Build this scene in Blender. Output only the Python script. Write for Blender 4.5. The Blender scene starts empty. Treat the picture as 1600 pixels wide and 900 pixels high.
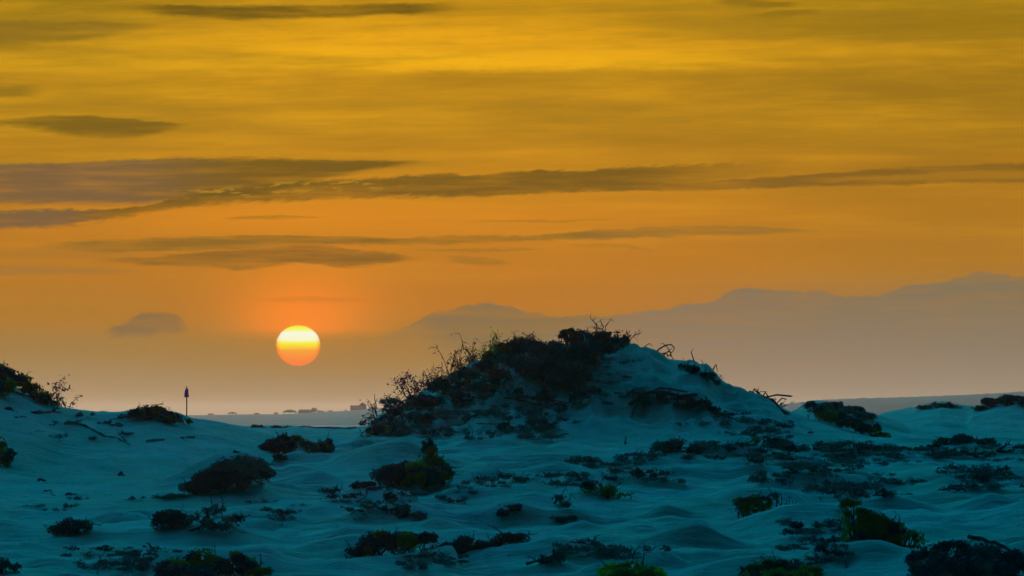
import bpy, math, random
import numpy as np
from mathutils import Vector

# ------------------------------------------------------------------ scene, camera, sky, sun
S = bpy.context.scene
COL = S.collection
F = 7500.0            # focal length in photograph pixels (1600 wide): a long lens
HY = 655.0            # photograph row of the horizon
EYE = 3.3             # eye height above the low sand in front

cam_d = bpy.data.cameras.new('camera')
cam_d.sensor_width = 36.0
cam_d.lens = 36.0 * F / 1600.0
cam_d.shift_y = (HY - 450.0) / 1600.0
cam_d.clip_start = 0.5
cam_d.clip_end = 30000
cam = bpy.data.objects.new('camera', cam_d)
cam.location = (0, 0, EYE)
cam.rotation_euler = (math.radians(90), 0, 0)
COL.objects.link(cam)
S.camera = cam

S.view_settings.view_transform = 'Standard'
S.view_settings.look = 'None'
S.view_settings.exposure = 0.0
S.view_settings.gamma = 1.0
S.cycles.use_denoising = True
S.cycles.max_bounces = 6
S.cycles.diffuse_bounces = 3
S.cycles.transmission_bounces = 3
S.cycles.volume_bounces = 1
S.cycles.use_adaptive_sampling = False

SUN_PX, SUN_PY = 466.0, 540.0
SUN_AZ = math.atan((SUN_PX - 800) / F)
SUN_EL = math.atan((HY - SUN_PY) / F)


def lin(r, g, b):
    def f(c):
        c /= 255.0
        return c / 12.92 if c <= 0.04045 else ((c + 0.055) / 1.055) ** 2.4
    return (f(r), f(g), f(b), 1.0)


world = bpy.data.worlds.new('World')
S.world = world
world.use_nodes = True
NT = world.node_tree
NT.nodes.clear()


def nd(t, **kw):
    n = NT.nodes.new(t)
    for k, v in kw.items():
        setattr(n, k, v)
    return n


def lk(a, b):
    NT.links.new(a, b)


def setin(sock, v):
    if isinstance(v, (int, float)):
        sock.default_value = v
    elif isinstance(v, tuple):
        sock.default_value = v
    else:
        lk(v, sock)


def M(op, a, b=0.0, c=None, clamp=False):
    n = nd('ShaderNodeMath', operation=op, use_clamp=clamp)
    setin(n.inputs[0], a)
    setin(n.inputs[1], b)
    if c is not None:
        setin(n.inputs[2], c)
    return n.outputs[0]


def smooth(v, a, b):
    n = nd('ShaderNodeMapRange', interpolation_type='SMOOTHSTEP')
    setin(n.inputs['Value'], v)
    setin(n.inputs['From Min'], a)
    setin(n.inputs['From Max'], b)
    return n.outputs[0]


def mix(f, a, b, blend='MIX'):
    n = nd('ShaderNodeMix', data_type='RGBA', blend_type=blend)
    n.clamp_factor = True
    setin(n.inputs[0], f)
    setin(n.inputs[6], a)
    setin(n.inputs[7], b)
    return n.outputs[2]


tc = nd('ShaderNodeTexCoord')
sep = nd('ShaderNodeSeparateXYZ')
lk(tc.outputs['Generated'], sep.inputs[0])
DX, DY, DZ = sep.outputs
YP = M('MAXIMUM', DY, 0.02)
U0 = M('MULTIPLY_ADD', M('DIVIDE', DX, YP), F, 800.0)           # azimuth scale
V0 = M('SUBTRACT', HY, M('MULTIPLY', M('DIVIDE', DZ, YP), F))   # elevation scale, falls upwards


def noise(su, sv, detail=4.0, rough=0.55, off=0.0, u=None, v=None):
    cb = nd('ShaderNodeCombineXYZ')
    setin(cb.inputs[0], M('MULTIPLY_ADD', u if u is not None else U0, 1.0 / su, off))
    setin(cb.inputs[1], M('MULTIPLY_ADD', v if v is not None else V0, 1.0 / sv, off * 1.7))
    n = nd('ShaderNodeTexNoise', noise_dimensions='2D')
    n.inputs['Scale'].default_value = 1.0
    n.inputs['Detail'].default_value = detail
    n.inputs['Roughness'].default_value = rough
    lk(cb.outputs[0], n.inputs['Vector'])
    return n.outputs[0]


# wind shear: bend the layers with long, flat noise
n_long = noise(420, 60, 3, 0.5, 3.1)
n_mid = noise(150, 22, 4, 0.6, 7.7)
n_fine = noise(46, 8, 4, 0.6, 1.3)
n_edge = noise(17, 4, 3, 0.6, 5.9)
V = M('ADD', V0, M('ADD', M('MULTIPLY_ADD', n_long, 14.0, -7.0), M('ADD', M('MULTIPLY_ADD', n_mid, 10.0, -5.0),
      M('ADD', M('MULTIPLY_ADD', n_fine, 6.0, -3.0), M('MULTIPLY_ADD', n_edge, 3.0, -1.5)))))
U = U0
U01 = M('MULTIPLY_ADD', U0, 1 / 2000.0, 0.1, clamp=True)


def ramp(stops, v):
    """Colour down the sky: stops = [(V, (r,g,b) sRGB)], V from -300 to 700."""
    n = nd('ShaderNodeValToRGB')
    cr = n.color_ramp
    cr.interpolation = 'EASE'
    while len(cr.elements) < len(stops):
        cr.elements.new(0.5)
    for e, (p, c) in zip(cr.elements, stops):
        e.position = (p + 300) / 1000.0
        e.color = lin(*c)
    lk(M('MULTIPLY_ADD', v, 1 / 1000.0, 0.3, clamp=True), n.inputs[0])
    return n.outputs[0]


def curve(pts):
    """Height of a cloud edge along the azimuth: [(U, V)]"""
    n = nd('ShaderNodeFloatCurve')
    c = n.mapping.curves[0]
    pts = [((u + 200) / 2000.0, v / 900.0) for u, v in pts]
    if pts[0][0] > 0.0:
        pts = [(0.0, pts[0][1])] + pts
    if pts[-1][0] < 1.0:
        pts = pts + [(1.0, pts[-1][1])]
    c.points[0].location = pts[0]
    c.points[1].location = pts[-1]
    for p in pts[1:-1]:
        c.points.new(*p)
    n.mapping.update()
    lk(U01, n.inputs['Value'])
    return M('MULTIPLY', n.outputs[0], 900.0)


def band(top, bot, st, sb, u0=None, u1=None, su=60.0, v=None):
    v = V if v is None else v
    d = M('MULTIPLY', smooth(M('SUBTRACT', v, curve(top)), -st, st), smooth(M('SUBTRACT', curve(bot), v), -sb, sb))
    if u0 is not None:
        d = M('MULTIPLY', d, smooth(U, u0 - su, u0 + su))
    if u1 is not None:
        d = M('MULTIPLY', d, M('SUBTRACT', 1.0, smooth(U, u1 - su, u1 + su)))
    return d


SKY_L = [(-300, (120, 92, 8)), (0, (158, 122, 0)), (40, (176, 132, 0)), (85, (200, 148, 0)), (130, (196, 142, 0)), (180, (180, 130, 0)),
         (235, (190, 132, 0)), (300, (198, 128, 0)), (360, (194, 122, 0)), (430, (186, 118, 0)), (490, (176, 116, 6)),
         (540, (160, 118, 44)), (600, (158, 124, 70)), (655, (158, 134, 92)), (700, (158, 134, 92))]
SKY_C = [(-300, (125, 95, 8)), (0, (192, 140, 0)), (30, (218, 154, 0)), (65, (236, 166, 0)), (100, (246, 178, 0)), (122, (202, 142, 0)), (180, (190, 134, 0)),
         (245, (198, 134, 0)), (300, (206, 134, 0)), (340, (208, 130, 0)), (410, (198, 122, 0)), (470, (190, 116, 0)),
         (520, (172, 116, 10)), (560, (160, 116, 40)), (610, (154, 122, 70)), (655, (156, 132, 92)), (700, (156, 132, 92))]
SKY_R = [(-300, (115, 90, 8)), (0, (168, 128, 0)), (40, (170, 125, 0)), (90, (186, 134, 0)), (120, (166, 120, 0)), (190, (172, 122, 0)),
         (260, (174, 118, 0)), (320, (180, 119, 0)), (400, (178, 118, 14)), (470, (164, 118, 54)), (540, (142, 118, 86)),
         (600, (148, 126, 98)), (655, (148, 126, 102)), (700, (148, 126, 102))]
base = mix(smooth(U, 60, 560), ramp(SKY_L, V), ramp(SKY_C, V))
base = mix(smooth(U, 760, 1560), base, ramp(SKY_R, V))
# fine streaks of cirrus, stronger higher up
streak = M('MULTIPLY', M('MULTIPLY_ADD', noise(420, 34, 4, 0.55, 12.3), 1.0, -0.5), M('SUBTRACT', 1.0, smooth(V0, 200, 520)))
base = mix(M('MULTIPLY', M('MAXIMUM', streak, 0.0), 1.2), base, lin(250, 178, 0))
base = mix(M('MULTIPLY', M('MAXIMUM', M('MULTIPLY', streak, -1.0), 0.0), 1.7), base, lin(146, 106, 0))

V_t = M('MULTIPLY_ADD', U0, 0.03, V0)
wisp = M('MULTIPLY', M('MULTIPLY_ADD', noise(190, 17, 5, 0.6, 61.0, v=V_t), 1.0, -0.5), M('SUBTRACT', 1.0, smooth(V0, 120, 330)))
base = mix(M('MULTIPLY', M('MAXIMUM', wisp, 0.0), 0.9), base, lin(252, 182, 0))
base = mix(M('MULTIPLY', M('MAXIMUM', M('MULTIPLY', wisp, -1.0), 0.0), 1.2), base, lin(138, 100, 0))

# warm glow about and above the sun
gx = M('DIVIDE', M('SUBTRACT', U, SUN_PX + 10), 120.0)
gy = M('DIVIDE', M('SUBTRACT', V0, 480.0), 78.0)
glow = M('POWER', 2.718, M('MULTIPLY', M('ADD', M('MULTIPLY', gx, gx), M('MULTIPLY', gy, gy)), -1.0))
gx2 = M('DIVIDE', M('SUBTRACT', U, SUN_PX + 4), 72.0)
gy2 = M('DIVIDE', M('SUBTRACT', V0, 500.0), 46.0)
glow2 = M('POWER', 2.718, M('MULTIPLY', M('ADD', M('MULTIPLY', gx2, gx2), M('MULTIPLY', gy2, gy2)), -1.0))
cut = M('SUBTRACT', 1.0, M('MULTIPLY', smooth(V, 512, 532), 0.86))
base = mix(M('MULTIPLY', M('MULTIPLY', glow, 0.8), cut), base, lin(242, 136, 0))
base = mix(M('MULTIPLY', glow2, cut), base, (1.0, 0.235, 0.0, 1.0))
gx3 = M('DIVIDE', M('SUBTRACT', U, 480), 300.0)
gy3 = M('DIVIDE', M('SUBTRACT', V0, 340.0), 26.0)
glow3 = M('POWER', 2.718, M('MULTIPLY', M('ADD', M('MULTIPLY', gx3, gx3), M('MULTIPLY', gy3, gy3)), -1.0))
base = mix(M('MULTIPLY', glow3, 0.7), base, lin(228, 138, 0))

texg = M('MULTIPLY_ADD', noise(200, 13, 5, 0.6, 51.0), 1.5, 0.15, clamp=True)
OLIVE = lin(112, 82, 0)
OLIVE2 = lin(134, 98, 2)
MAUVE = lin(116, 88, 54)
sky = base


def cloud(d, amt, col):
    global sky
    sky = mix(M('MULTIPLY', M('MULTIPLY', d, amt), texg), sky, col)


tex = M('MULTIPLY_ADD', noise(120, 14, 5, 0.6, 21.0), 0.8, 0.55, clamp=True)
tex2 = M('MULTIPLY_ADD', noise(160, 10, 5, 0.6, 41.0), 1.6, 0.02, clamp=True)
# high streaks
cloud(M('MULTIPLY', band([(150, 12), (280, 6), (520, 8), (760, 6)], [(150, 14), (280, 24), (420, 29), (540, 24), (700, 20), (800, 10)], 4, 5, 220, 690, 60), tex), 0.95, lin(104, 80, 0))
cloud(band([(-200, 34), (60, 32), (240, 34)], [(-200, 66), (120, 62), (240, 46), (300, 40)], 5, 6, None, 230, 60), 0.8, lin(130, 100, 14))
cloud(band([(-200, 60), (70, 64)], [(-200, 86), (80, 82)], 8, 8, None, 70, 60), 0.45, lin(140, 106, 4))
cloud(band([(-200, 130), (70, 134)], [(-200, 158), (70, 150)], 4, 5, None, 55, 30), 0.75, lin(132, 100, 4))
cloud(band([(-200, 190), (0, 190), (90, 183), (200, 186), (300, 193)], [(-200, 196), (0, 196), (90, 208), (150, 215), (230, 209), (300, 195)], 3, 6, None, 290, 20), 0.85, lin(112, 86, 0))
cloud(band([(1100, 2), (1200, 1), (1290, 4)], [(1100, 9), (1200, 13), (1290, 8)], 3, 3, 1125, 1240, 20), 0.8, lin(128, 96, 0))
cloud(band([(1150, 24), (1220, 18), (1300, 13)], [(1150, 26), (1220, 27), (1300, 16)], 2, 3, 1180, 1280, 20), 0.75, lin(132, 98, 0))
cloud(band([(800, 4), (1000, 8), (1800, 20)], [(800, 20), (1000, 50), (1300, 60), (1800, 75)], 10, 14, 950, None, 120), 0.55, lin(150, 114, 0))
cloud(band([(560, 116), (800, 112), (1000, 108), (1300, 106), (1800, 100)], [(560, 132), (800, 140), (1000, 128), (1300, 146), (1800, 160)], 5, 14, 620, None, 90), 0.6, lin(158, 114, 0))
cloud(band([(640, 176), (900, 190), (1800, 210)], [(640, 190), (900, 225), (1200, 235), (1800, 245)], 8, 12, 760, None, 90), 0.4, lin(164, 116, 0))
cloud(band([(120, 236), (700, 236)], [(120, 243), (400, 240), (700, 246)], 4, 4, 60, 720, 80), 0.35, lin(220, 152, 0))
# the wide dark bank and its long tail
d5 = band([(-200, 256), (0, 254), (100, 252), (200, 247), (310, 244), (430, 245), (560, 249), (700, 252)],
          [(-200, 322), (0, 319), (150, 317), (300, 312), (430, 300), (520, 280), (600, 262), (700, 253)], 3, 6, None, 660, 60)
c5 = mix(smooth(U, 150, 420), MAUVE, OLIVE)
cloud(d5, 0.92, c5)
V6 = M('ADD', V, M('MULTIPLY_ADD', noise(24, 10, 4, 0.65, 81.0, u=M('MULTIPLY_ADD', V0, 1.6, U0)), 10.0, -5.0))
d6 = band([(-200, 332), (0, 329), (100, 327), (200, 322), (300, 306), (430, 291), (520, 284), (600, 277), (700, 273), (800, 270), (900, 266), (1000, 262), (1100, 259), (1240, 256), (1300, 257)],
          [(-200, 372), (0, 358), (100, 350), (200, 336), (300, 324), (400, 318), (500, 313), (600, 311), (700, 309), (800, 304), (900, 300), (1000, 296), (1100, 284), (1240, 266), (1300, 258)], 2.5, 5, None, 1130, 170, v=V6)
c6 = mix(smooth(U, 80, 200), MAUVE, OLIVE)
cloud(d6, 0.9, c6)
# bright flecks where the tail breaks into ripples
fleck = M('MULTIPLY', smooth(noise(34, 7, 3, 0.6, 4.0, u=M('MULTIPLY_ADD', V0, 2.2, U0)), 0.53, 0.66),
          band([(200, 300), (300, 296), (450, 286), (600, 281), (700, 279)], [(200, 312), (300, 311), (450, 307), (600, 300), (700, 290)], 4, 4, 270, 620, 50))
cloud(fleck, 0.75, lin(190, 140, 10))
d6b = band([(950, 292), (1100, 284), (1240, 275), (1400, 264), (1600, 256), (1800, 250)],
           [(950, 300), (1100, 297), (1240, 292), (1400, 287), (1600, 283), (1800, 280)], 2, 3, 940, None, 80)
cloud(d6b, 0.95, lin(132, 92, 10))
cloud(band([(1230, 281), (1400, 272), (1600, 266), (1800, 262)], [(1230, 285), (1400, 281), (1600, 277), (1800, 274)], 2, 2, 1280, None, 60), 0.7, lin(180, 122, 4))
# thin layers above the sun
cloud(band([(340, 338), (430, 337), (515, 340)], [(340, 341), (430, 344), (515, 341)], 1.5, 2, 360, 505, 20), 0.7, lin(160, 106, 0))
d8 = band([(0, 380), (50, 378), (180, 371), (320, 366), (480, 367), (600, 371), (700, 370), (800, 368), (950, 361), (1070, 356), (1200, 357), (1290, 360)],
          [(0, 386), (100, 391), (250, 390), (400, 386), (500, 382), (700, 381), (900, 375), (1100, 371), (1220, 366), (1290, 362)], 2, 3, 90, 1260, 50)
c8 = mix(smooth(U, 700, 1100), lin(138, 98, 8), lin(150, 106, 30))
cloud(M('MULTIPLY', d8, tex2), 1.0, c8)
d9 = band([(100, 408), (180, 402), (300, 394), (400, 387), (500, 385), (600, 394), (655, 404)],
          [(100, 412), (200, 410), (300, 417), (370, 422), (415, 421), (440, 416), (470, 413), (498, 414), (520, 418), (560, 418), (600, 414), (660, 405)], 2.5, 4, 170, 650, 40)
cloud(M('MULTIPLY', d9, tex2), 1.0, lin(136, 92, 0))
cloud(band([(-200, 418), (0, 418), (200, 420)], [(-200, 434), (0, 432), (200, 426)], 4, 4, None, 190, 50), 0.6, lin(150, 108, 52))
cloud(band([(-200, 388), (0, 384), (140, 384)], [(-200, 400), (0, 402), (240, 404)], 6, 6, None, 200, 80), 0.35, lin(150, 106, 30))
cloud(band([(690, 403), (740, 401), (800, 408)], [(690, 406), (740, 413), (800, 411)], 2, 3, 700, 795, 15), 0.6, lin(152, 104, 4))
cloud(band([(640, 391), (760, 389), (850, 390)], [(640, 394), (760, 395), (850, 392)], 2, 2, 660, 845, 25), 0.6, lin(152, 104, 4))
cloud(band([(880, 382), (960, 382), (1020, 391)], [(880, 386), (960, 389), (1020, 393)], 2, 3, 895, 1020, 20), 0.55, lin(156, 108, 14))
cloud(band([(730, 346), (850, 342), (960, 343)], [(730, 348), (850, 347), (960, 345)], 1.5, 2, 740, 960, 30), 0.55, lin(164, 110, 4))
cloud(band([(380, 469), (480, 466), (590, 470)], [(380, 474), (480, 475), (590, 474)], 3, 4, 410, 570, 40), 0.5, lin(206, 110, 0))
# low cumulus
VB = M('ADD', V0, M('MULTIPLY_ADD', noise(60, 40, 5, 0.6, 31.0), 22.0, -11.0))
cloud(band([(150, 520), (180, 506), (205, 497), (250, 489), (280, 493), (295, 510)], [(150, 524), (200, 524), (250, 520), (295, 516)], 3.5, 8, 172, 287, 14, v=VB), 0.85, lin(126, 98, 58))
cloud(band([(560, 530), (600, 522), (640, 506), (680, 489), (720, 480), (765, 474), (800, 479), (820, 487), (860, 492), (960, 494)],
           [(560, 530), (640, 528), (720, 560), (800, 600), (960, 600)], 2.5, 40, 600, 960, 90, v=VB), 0.85, lin(124, 104, 66))
dR = band([(860, 512), (940, 497), (1000, 488), (1060, 479), (1110, 470), (1130, 460), (1170, 450), (1200, 453), (1250, 455), (1300, 459), (1350, 461), (1380, 459), (1420, 449), (1480, 438), (1520, 430), (1600, 431), (1800, 425)],
          [(860, 640), (1800, 640)], 2.5, 70, 900, None, 150, v=VB)
cloud(dR, 0.8, mix(smooth(V0, 440, 610), lin(122, 110, 86), lin(146, 122, 100)))

# the sun's own disc, dimmed towards its lower limb by the air
su_ = M('DIVIDE', M('SUBTRACT', U0, SUN_PX), 34.6)
sv_ = M('DIVIDE', M('SUBTRACT', V0, SUN_PY), 31.6)
rr = M('SQRT', M('ADD', M('MULTIPLY', su_, su_), M('MULTIPLY', sv_, sv_)))
rr = M('ADD', rr, M('MULTIPLY_ADD', noise(40, 5, 3, 0.6, 71.0), 0.05, -0.025))
disc = M('SUBTRACT', 1.0, smooth(rr, 0.96, 1.04))
n = nd('ShaderNodeValToRGB')
for _ in range(6):
    n.color_ramp.elements.new(0.5)
cr = n.color_ramp
stops = [(0.0, (255, 226, 20)), (0.10, (255, 255, 90)), (0.2, (255, 255, 232)), (0.36, (255, 255, 200)), (0.43, (255, 246, 40)), (0.54, (255, 210, 10)), (0.62, (255, 160, 20)), (1.0, (255, 108, 10))]
for e, (p, c) in zip(cr.elements, stops):
    e.position = p
for e, (p, c) in zip(cr.elements, stops):
    e.position = p
    e.color = lin(*c)
lk(M('MULTIPLY_ADD', M('ADD', sv_, M('MULTIPLY_ADD', n_fine, 0.16, -0.08)), 0.5, 0.5, clamp=True), n.inputs[0])
limb = mix(M('MULTIPLY', smooth(rr, 0.78, 1.0), smooth(sv_, -0.6, 0.3)), n.outputs[0], lin(255, 120, 6))
sky = mix(disc, sky, limb)

# the twilight dome over the rest of the sky
sk = nd('ShaderNodeTexSky', sky_type='NISHITA')
sk.sun_disc = False
sk.sun_elevation = SUN_EL
sk.sun_rotation = SUN_AZ
sk.altitude = 0
sk.air_density = 1.0
sk.dust_density = 1.0
sk.ozone_density = 2.0
dome = mix(1.0, sk.outputs[0], (0.012, 3.1, 3.25, 1.0), 'MULTIPLY')
# after sunset-side brightening: the high western sky is brighter than the east
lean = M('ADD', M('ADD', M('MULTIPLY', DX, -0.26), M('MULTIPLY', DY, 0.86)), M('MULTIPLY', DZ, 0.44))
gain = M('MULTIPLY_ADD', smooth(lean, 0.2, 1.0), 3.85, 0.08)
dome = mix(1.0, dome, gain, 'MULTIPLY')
# the sunset colours fill the west, low down
west = M('MULTIPLY', smooth(DY, 0.72, 0.93), M('SUBTRACT', 1.0, smooth(DZ, 0.10, 0.19)))
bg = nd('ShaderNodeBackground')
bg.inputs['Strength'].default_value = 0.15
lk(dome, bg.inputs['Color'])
bgw = nd('ShaderNodeBackground')
bgw.inputs['Strength'].default_value = 0.94
lk(sky, bgw.inputs['Color'])
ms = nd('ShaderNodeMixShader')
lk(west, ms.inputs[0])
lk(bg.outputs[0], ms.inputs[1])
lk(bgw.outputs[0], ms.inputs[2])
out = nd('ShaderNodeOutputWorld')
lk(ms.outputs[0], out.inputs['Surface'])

sun_d = bpy.data.lights.new('sun', 'SUN')
sun_d.energy = 0.4
sun_d.angle = math.radians(0.53)
sun_d.color = (1.0, 0.30, 0.22)
sun = bpy.data.objects.new('sun', sun_d)
d_ = Vector((math.sin(SUN_AZ) * math.cos(SUN_EL), math.cos(SUN_AZ) * math.cos(SUN_EL), math.sin(SUN_EL)))
sun.rotation_euler = (-d_).to_track_quat('-Z', 'Y').to_euler()
sun.location = (-10, 200, 30)
COL.objects.link(sun)

# ------------------------------------------------------------------ materials
def mat(name, col, rough=0.9, var=0.0, scale=4.0, col2=None, trans=0.0, tcol=None, bump=0.0, bscale=20.0, spec=0.2):
    m = bpy.data.materials.new(name)
    m.use_nodes = True
    nt = m.node_tree
    b = nt.nodes['Principled BSDF']
    b.inputs['Roughness'].default_value = rough
    b.inputs['Specular IOR Level'].default_value = spec
    b.inputs['Base Color'].default_value = (*col, 1)
    tcn = nt.nodes.new('ShaderNodeTexCoord')
    if col2 is not None:
        nz = nt.nodes.new('ShaderNodeTexNoise')
        nz.inputs['Scale'].default_value = scale
        nz.inputs['Detail'].default_value = 5
        nt.links.new(tcn.outputs['Object'], nz.inputs['Vector'])
        mr = nt.nodes.new('ShaderNodeMapRange')
        mr.inputs['From Min'].default_value = 0.35
        mr.inputs['From Max'].default_value = 0.65
        nt.links.new(nz.outputs[0], mr.inputs[0])
        mx = nt.nodes.new('ShaderNodeMix')
        mx.data_type = 'RGBA'
        nt.links.new(mr.outputs[0], mx.inputs[0])
        mx.inputs[6].default_value = (*col, 1)
        mx.inputs[7].default_value = (*col2, 1)
        nt.links.new(mx.outputs[2], b.inputs['Base Color'])
    if bump:
        n2 = nt.nodes.new('ShaderNodeTexNoise')
        n2.inputs['Scale'].default_value = bscale
        n2.inputs['Detail'].default_value = 4
        nt.links.new(tcn.outputs['Object'], n2.inputs['Vector'])
        bp = nt.nodes.new('ShaderNodeBump')
        bp.inputs['Strength'].default_value = bump
        bp.inputs['Distance'].default_value = 0.05
        nt.links.new(n2.outputs[0], bp.inputs['Height'])
        nt.links.new(bp.outputs[0], b.inputs['Normal'])
    if trans:
        t = nt.nodes.new('ShaderNodeBsdfTranslucent')
        t.inputs['Color'].default_value = (*(tcol or col), 1)
        ms_ = nt.nodes.new('ShaderNodeMixShader')
        ms_.inputs[0].default_value = trans
        nt.links.new(b.outputs[0], ms_.inputs[1])
        nt.links.new(t.outputs[0], ms_.inputs[2])
        nt.links.new(ms_.outputs[0], nt.nodes['Material Output'].inputs['Surface'])
    return m


LEAF = {
    'dark': mat('dark_leaf', (0.018, 0.038, 0.085), 0.8, col2=(0.035, 0.070, 0.12), scale=2.5, trans=0.04, tcol=(0.03, 0.06, 0.02)),
    'green': mat('green_leaf', (0.06, 0.10, 0.02), 0.8, col2=(0.16, 0.17, 0.02), scale=2.0, trans=0.35, tcol=(0.25, 0.20, 0.02)),
    'yellow': mat('yellow_leaf', (0.22, 0.22, 0.01), 0.8, col2=(0.45, 0.34, 0.01), scale=1.5, trans=0.4, tcol=(0.6, 0.4, 0.02)),
    'pale': mat('grey_leaf', (0.17, 0.205, 0.215), 0.85, col2=(0.085, 0.115, 0.13), scale=3.0, trans=0.1, tcol=(0.08, 0.08, 0.04)),
    'brown': mat('brown_leaf', (0.10, 0.05, 0.04), 0.85, col2=(0.05, 0.04, 0.05), scale=3.0, trans=0.25, tcol=(0.25, 0.06, 0.06)),
    'litter': mat('grey_creeper_leaf', (0.19, 0.22, 0.23), 0.9, col2=(0.10, 0.125, 0.14), scale=1.5),
    'plum': mat('plum_leaf', (0.14, 0.03, 0.08), 0.85, col2=(0.08, 0.03, 0.06), scale=3.0, trans=0.4, tcol=(0.4, 0.05, 0.2)),
}
WOOD = mat('dry_wood', (0.045, 0.028, 0.030), 0.9, col2=(0.09, 0.045, 0.045), scale=6.0, bump=0.4)
REDWOOD = mat('red_wood', (0.16, 0.035, 0.06), 0.9, col2=(0.07, 0.02, 0.04), scale=6.0, bump=0.4)
GREYWOOD = mat('grey_driftwood', (0.05, 0.045, 0.07), 0.9, col2=(0.09, 0.07, 0.10), scale=5.0, bump=0.4)

# sand
SAND = bpy.data.materials.new('sand')
SAND.use_nodes = True
nt = SAND.node_tree
b = nt.nodes['Principled BSDF']
b.inputs['Roughness'].default_value = 0.95
b.inputs['Specular IOR Level'].default_value = 0.05
geo = nt.nodes.new('ShaderNodeNewGeometry')


def sn(scale, detail, rough=0.6, vec=None):
    q = nt.nodes.new('ShaderNodeTexNoise')
    q.inputs['Scale'].default_value = scale
    q.inputs['Detail'].default_value = detail
    q.inputs['Roughness'].default_value = rough
    nt.links.new(vec or geo.outputs['Position'], q.inputs['Vector'])
    return q.outputs[0]


def smix(f, a, b_):
    q = nt.nodes.new('ShaderNodeMix')
    q.data_type = 'RGBA'
    nt.links.new(f, q.inputs[0])
    for i, v in ((6, a), (7, b_)):
        if isinstance(v, tuple):
            q.inputs[i].default_value = v
        else:
            nt.links.new(v, q.inputs[i])
    return q.outputs[2]


def srange(v, a, b_, lo=0.0, hi=1.0):
    q = nt.nodes.new('ShaderNodeMapRange')
    q.interpolation_type = 'SMOOTHSTEP'
    nt.links.new(v, q.inputs[0])
    q.inputs[1].default_value = a
    q.inputs[2].default_value = b_
    q.inputs[3].default_value = lo
    q.inputs[4].default_value = hi
    return q.outputs[0]


c1 = smix(srange(sn(0.35, 5), 0.3, 0.7), (0.25, 0.30, 0.27, 1), (0.38, 0.39, 0.42, 1))
c2 = smix(srange(sn(1.6, 7, 0.72), 0.48, 0.70, 0, 0.55), c1, (0.17, 0.20, 0.20, 1))          # damp, crusted patches
c3 = smix(srange(sn(6.0, 4, 0.65), 0.62, 0.70, 0, 0.7), c2, (0.09, 0.10, 0.11, 1))          # fine litter
nt.links.new(c3, b.inputs['Base Color'])
mp = nt.nodes.new('ShaderNodeMapping')
mp.inputs['Scale'].default_value = (0.5, 1.6, 1.0)
mp.inputs['Rotation'].default_value = (0, 0, 0.3)
nt.links.new(geo.outputs['Position'], mp.inputs['Vector'])
bp1 = nt.nodes.new('ShaderNodeBump')
bp1.inputs['Strength'].default_value = 0.8
bp1.inputs['Distance'].default_value = 0.22
nt.links.new(sn(2.2, 7, 0.62, mp.outputs[0]), bp1.inputs['Height'])
bp2 = nt.nodes.new('ShaderNodeBump')
bp2.inputs['Strength'].default_value = 0.5
bp2.inputs['Distance'].default_value = 0.05
nt.links.new(sn(16, 4, 0.7), bp2.inputs['Height'])
nt.links.new(bp1.outputs[0], bp2.inputs['Normal'])
nt.links.new(bp2.outputs[0], b.inputs['Normal'])


def tag(o, label=None, cat=None, group=None, kind=None):
    if label:
        o['label'] = label
    if cat:
        o['category'] = cat
    if group:
        o['group'] = group
    if kind:
        o['kind'] = kind
    return o


# ------------------------------------------------------------------ terrain
rs = np.random.RandomState(5)
_lat = rs.rand(64, 64)


def vnoise(x, y):
    """smooth value noise, period 64"""
    xi = np.floor(x).astype(int)
    yi = np.floor(y).astype(int)
    fx = x - xi
    fy = y - yi
    fx = fx * fx * (3 - 2 * fx)
    fy = fy * fy * (3 - 2 * fy)
    a = _lat[xi % 64, yi % 64]
    b_ = _lat[(xi + 1) % 64, yi % 64]
    c = _lat[xi % 64, (yi + 1) % 64]
    d = _lat[(xi + 1) % 64, (yi + 1) % 64]
    return (a * (1 - fx) + b_ * fx) * (1 - fy) + (c * (1 - fx) + d * fx) * fy


def fbm(x, y, n=4):
    s = 0.0
    am = 0.5
    for i in range(n):
        s = s + am * (vnoise(x + 13.7 * i, y + 5.3 * i) - 0.5)
        x = x * 2.03
        y = y * 2.03
        am *= 0.5
    return s


_bt = [(0, 1.65), (12, 1.5), (30, 0.6), (60, -0.1), (90, -0.05)]
for py, d in ((900, 100), (850, 110), (800, 121), (760, 131), (720, 143), (700, 150), (690, 160), (680, 190), (670, 260)):
    _bt.append((d, EYE - d * (py - HY) / F))
_bt += [(360, 2.2), (500, 0.9), (700, 0.0), (9000, 0.0)]
_bx = np.array([p[0] for p in _bt], float)
_bz = np.array([p[1] for p in _bt], float)


def base_z(d):
    sag = np.clip((d - 92) / 10, 0, 1) * np.clip((158 - d) / 14, 0, 1)      # hollows between the low dunes
    return np.interp(d, _bx, _bz) - 0.32 * sag


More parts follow.
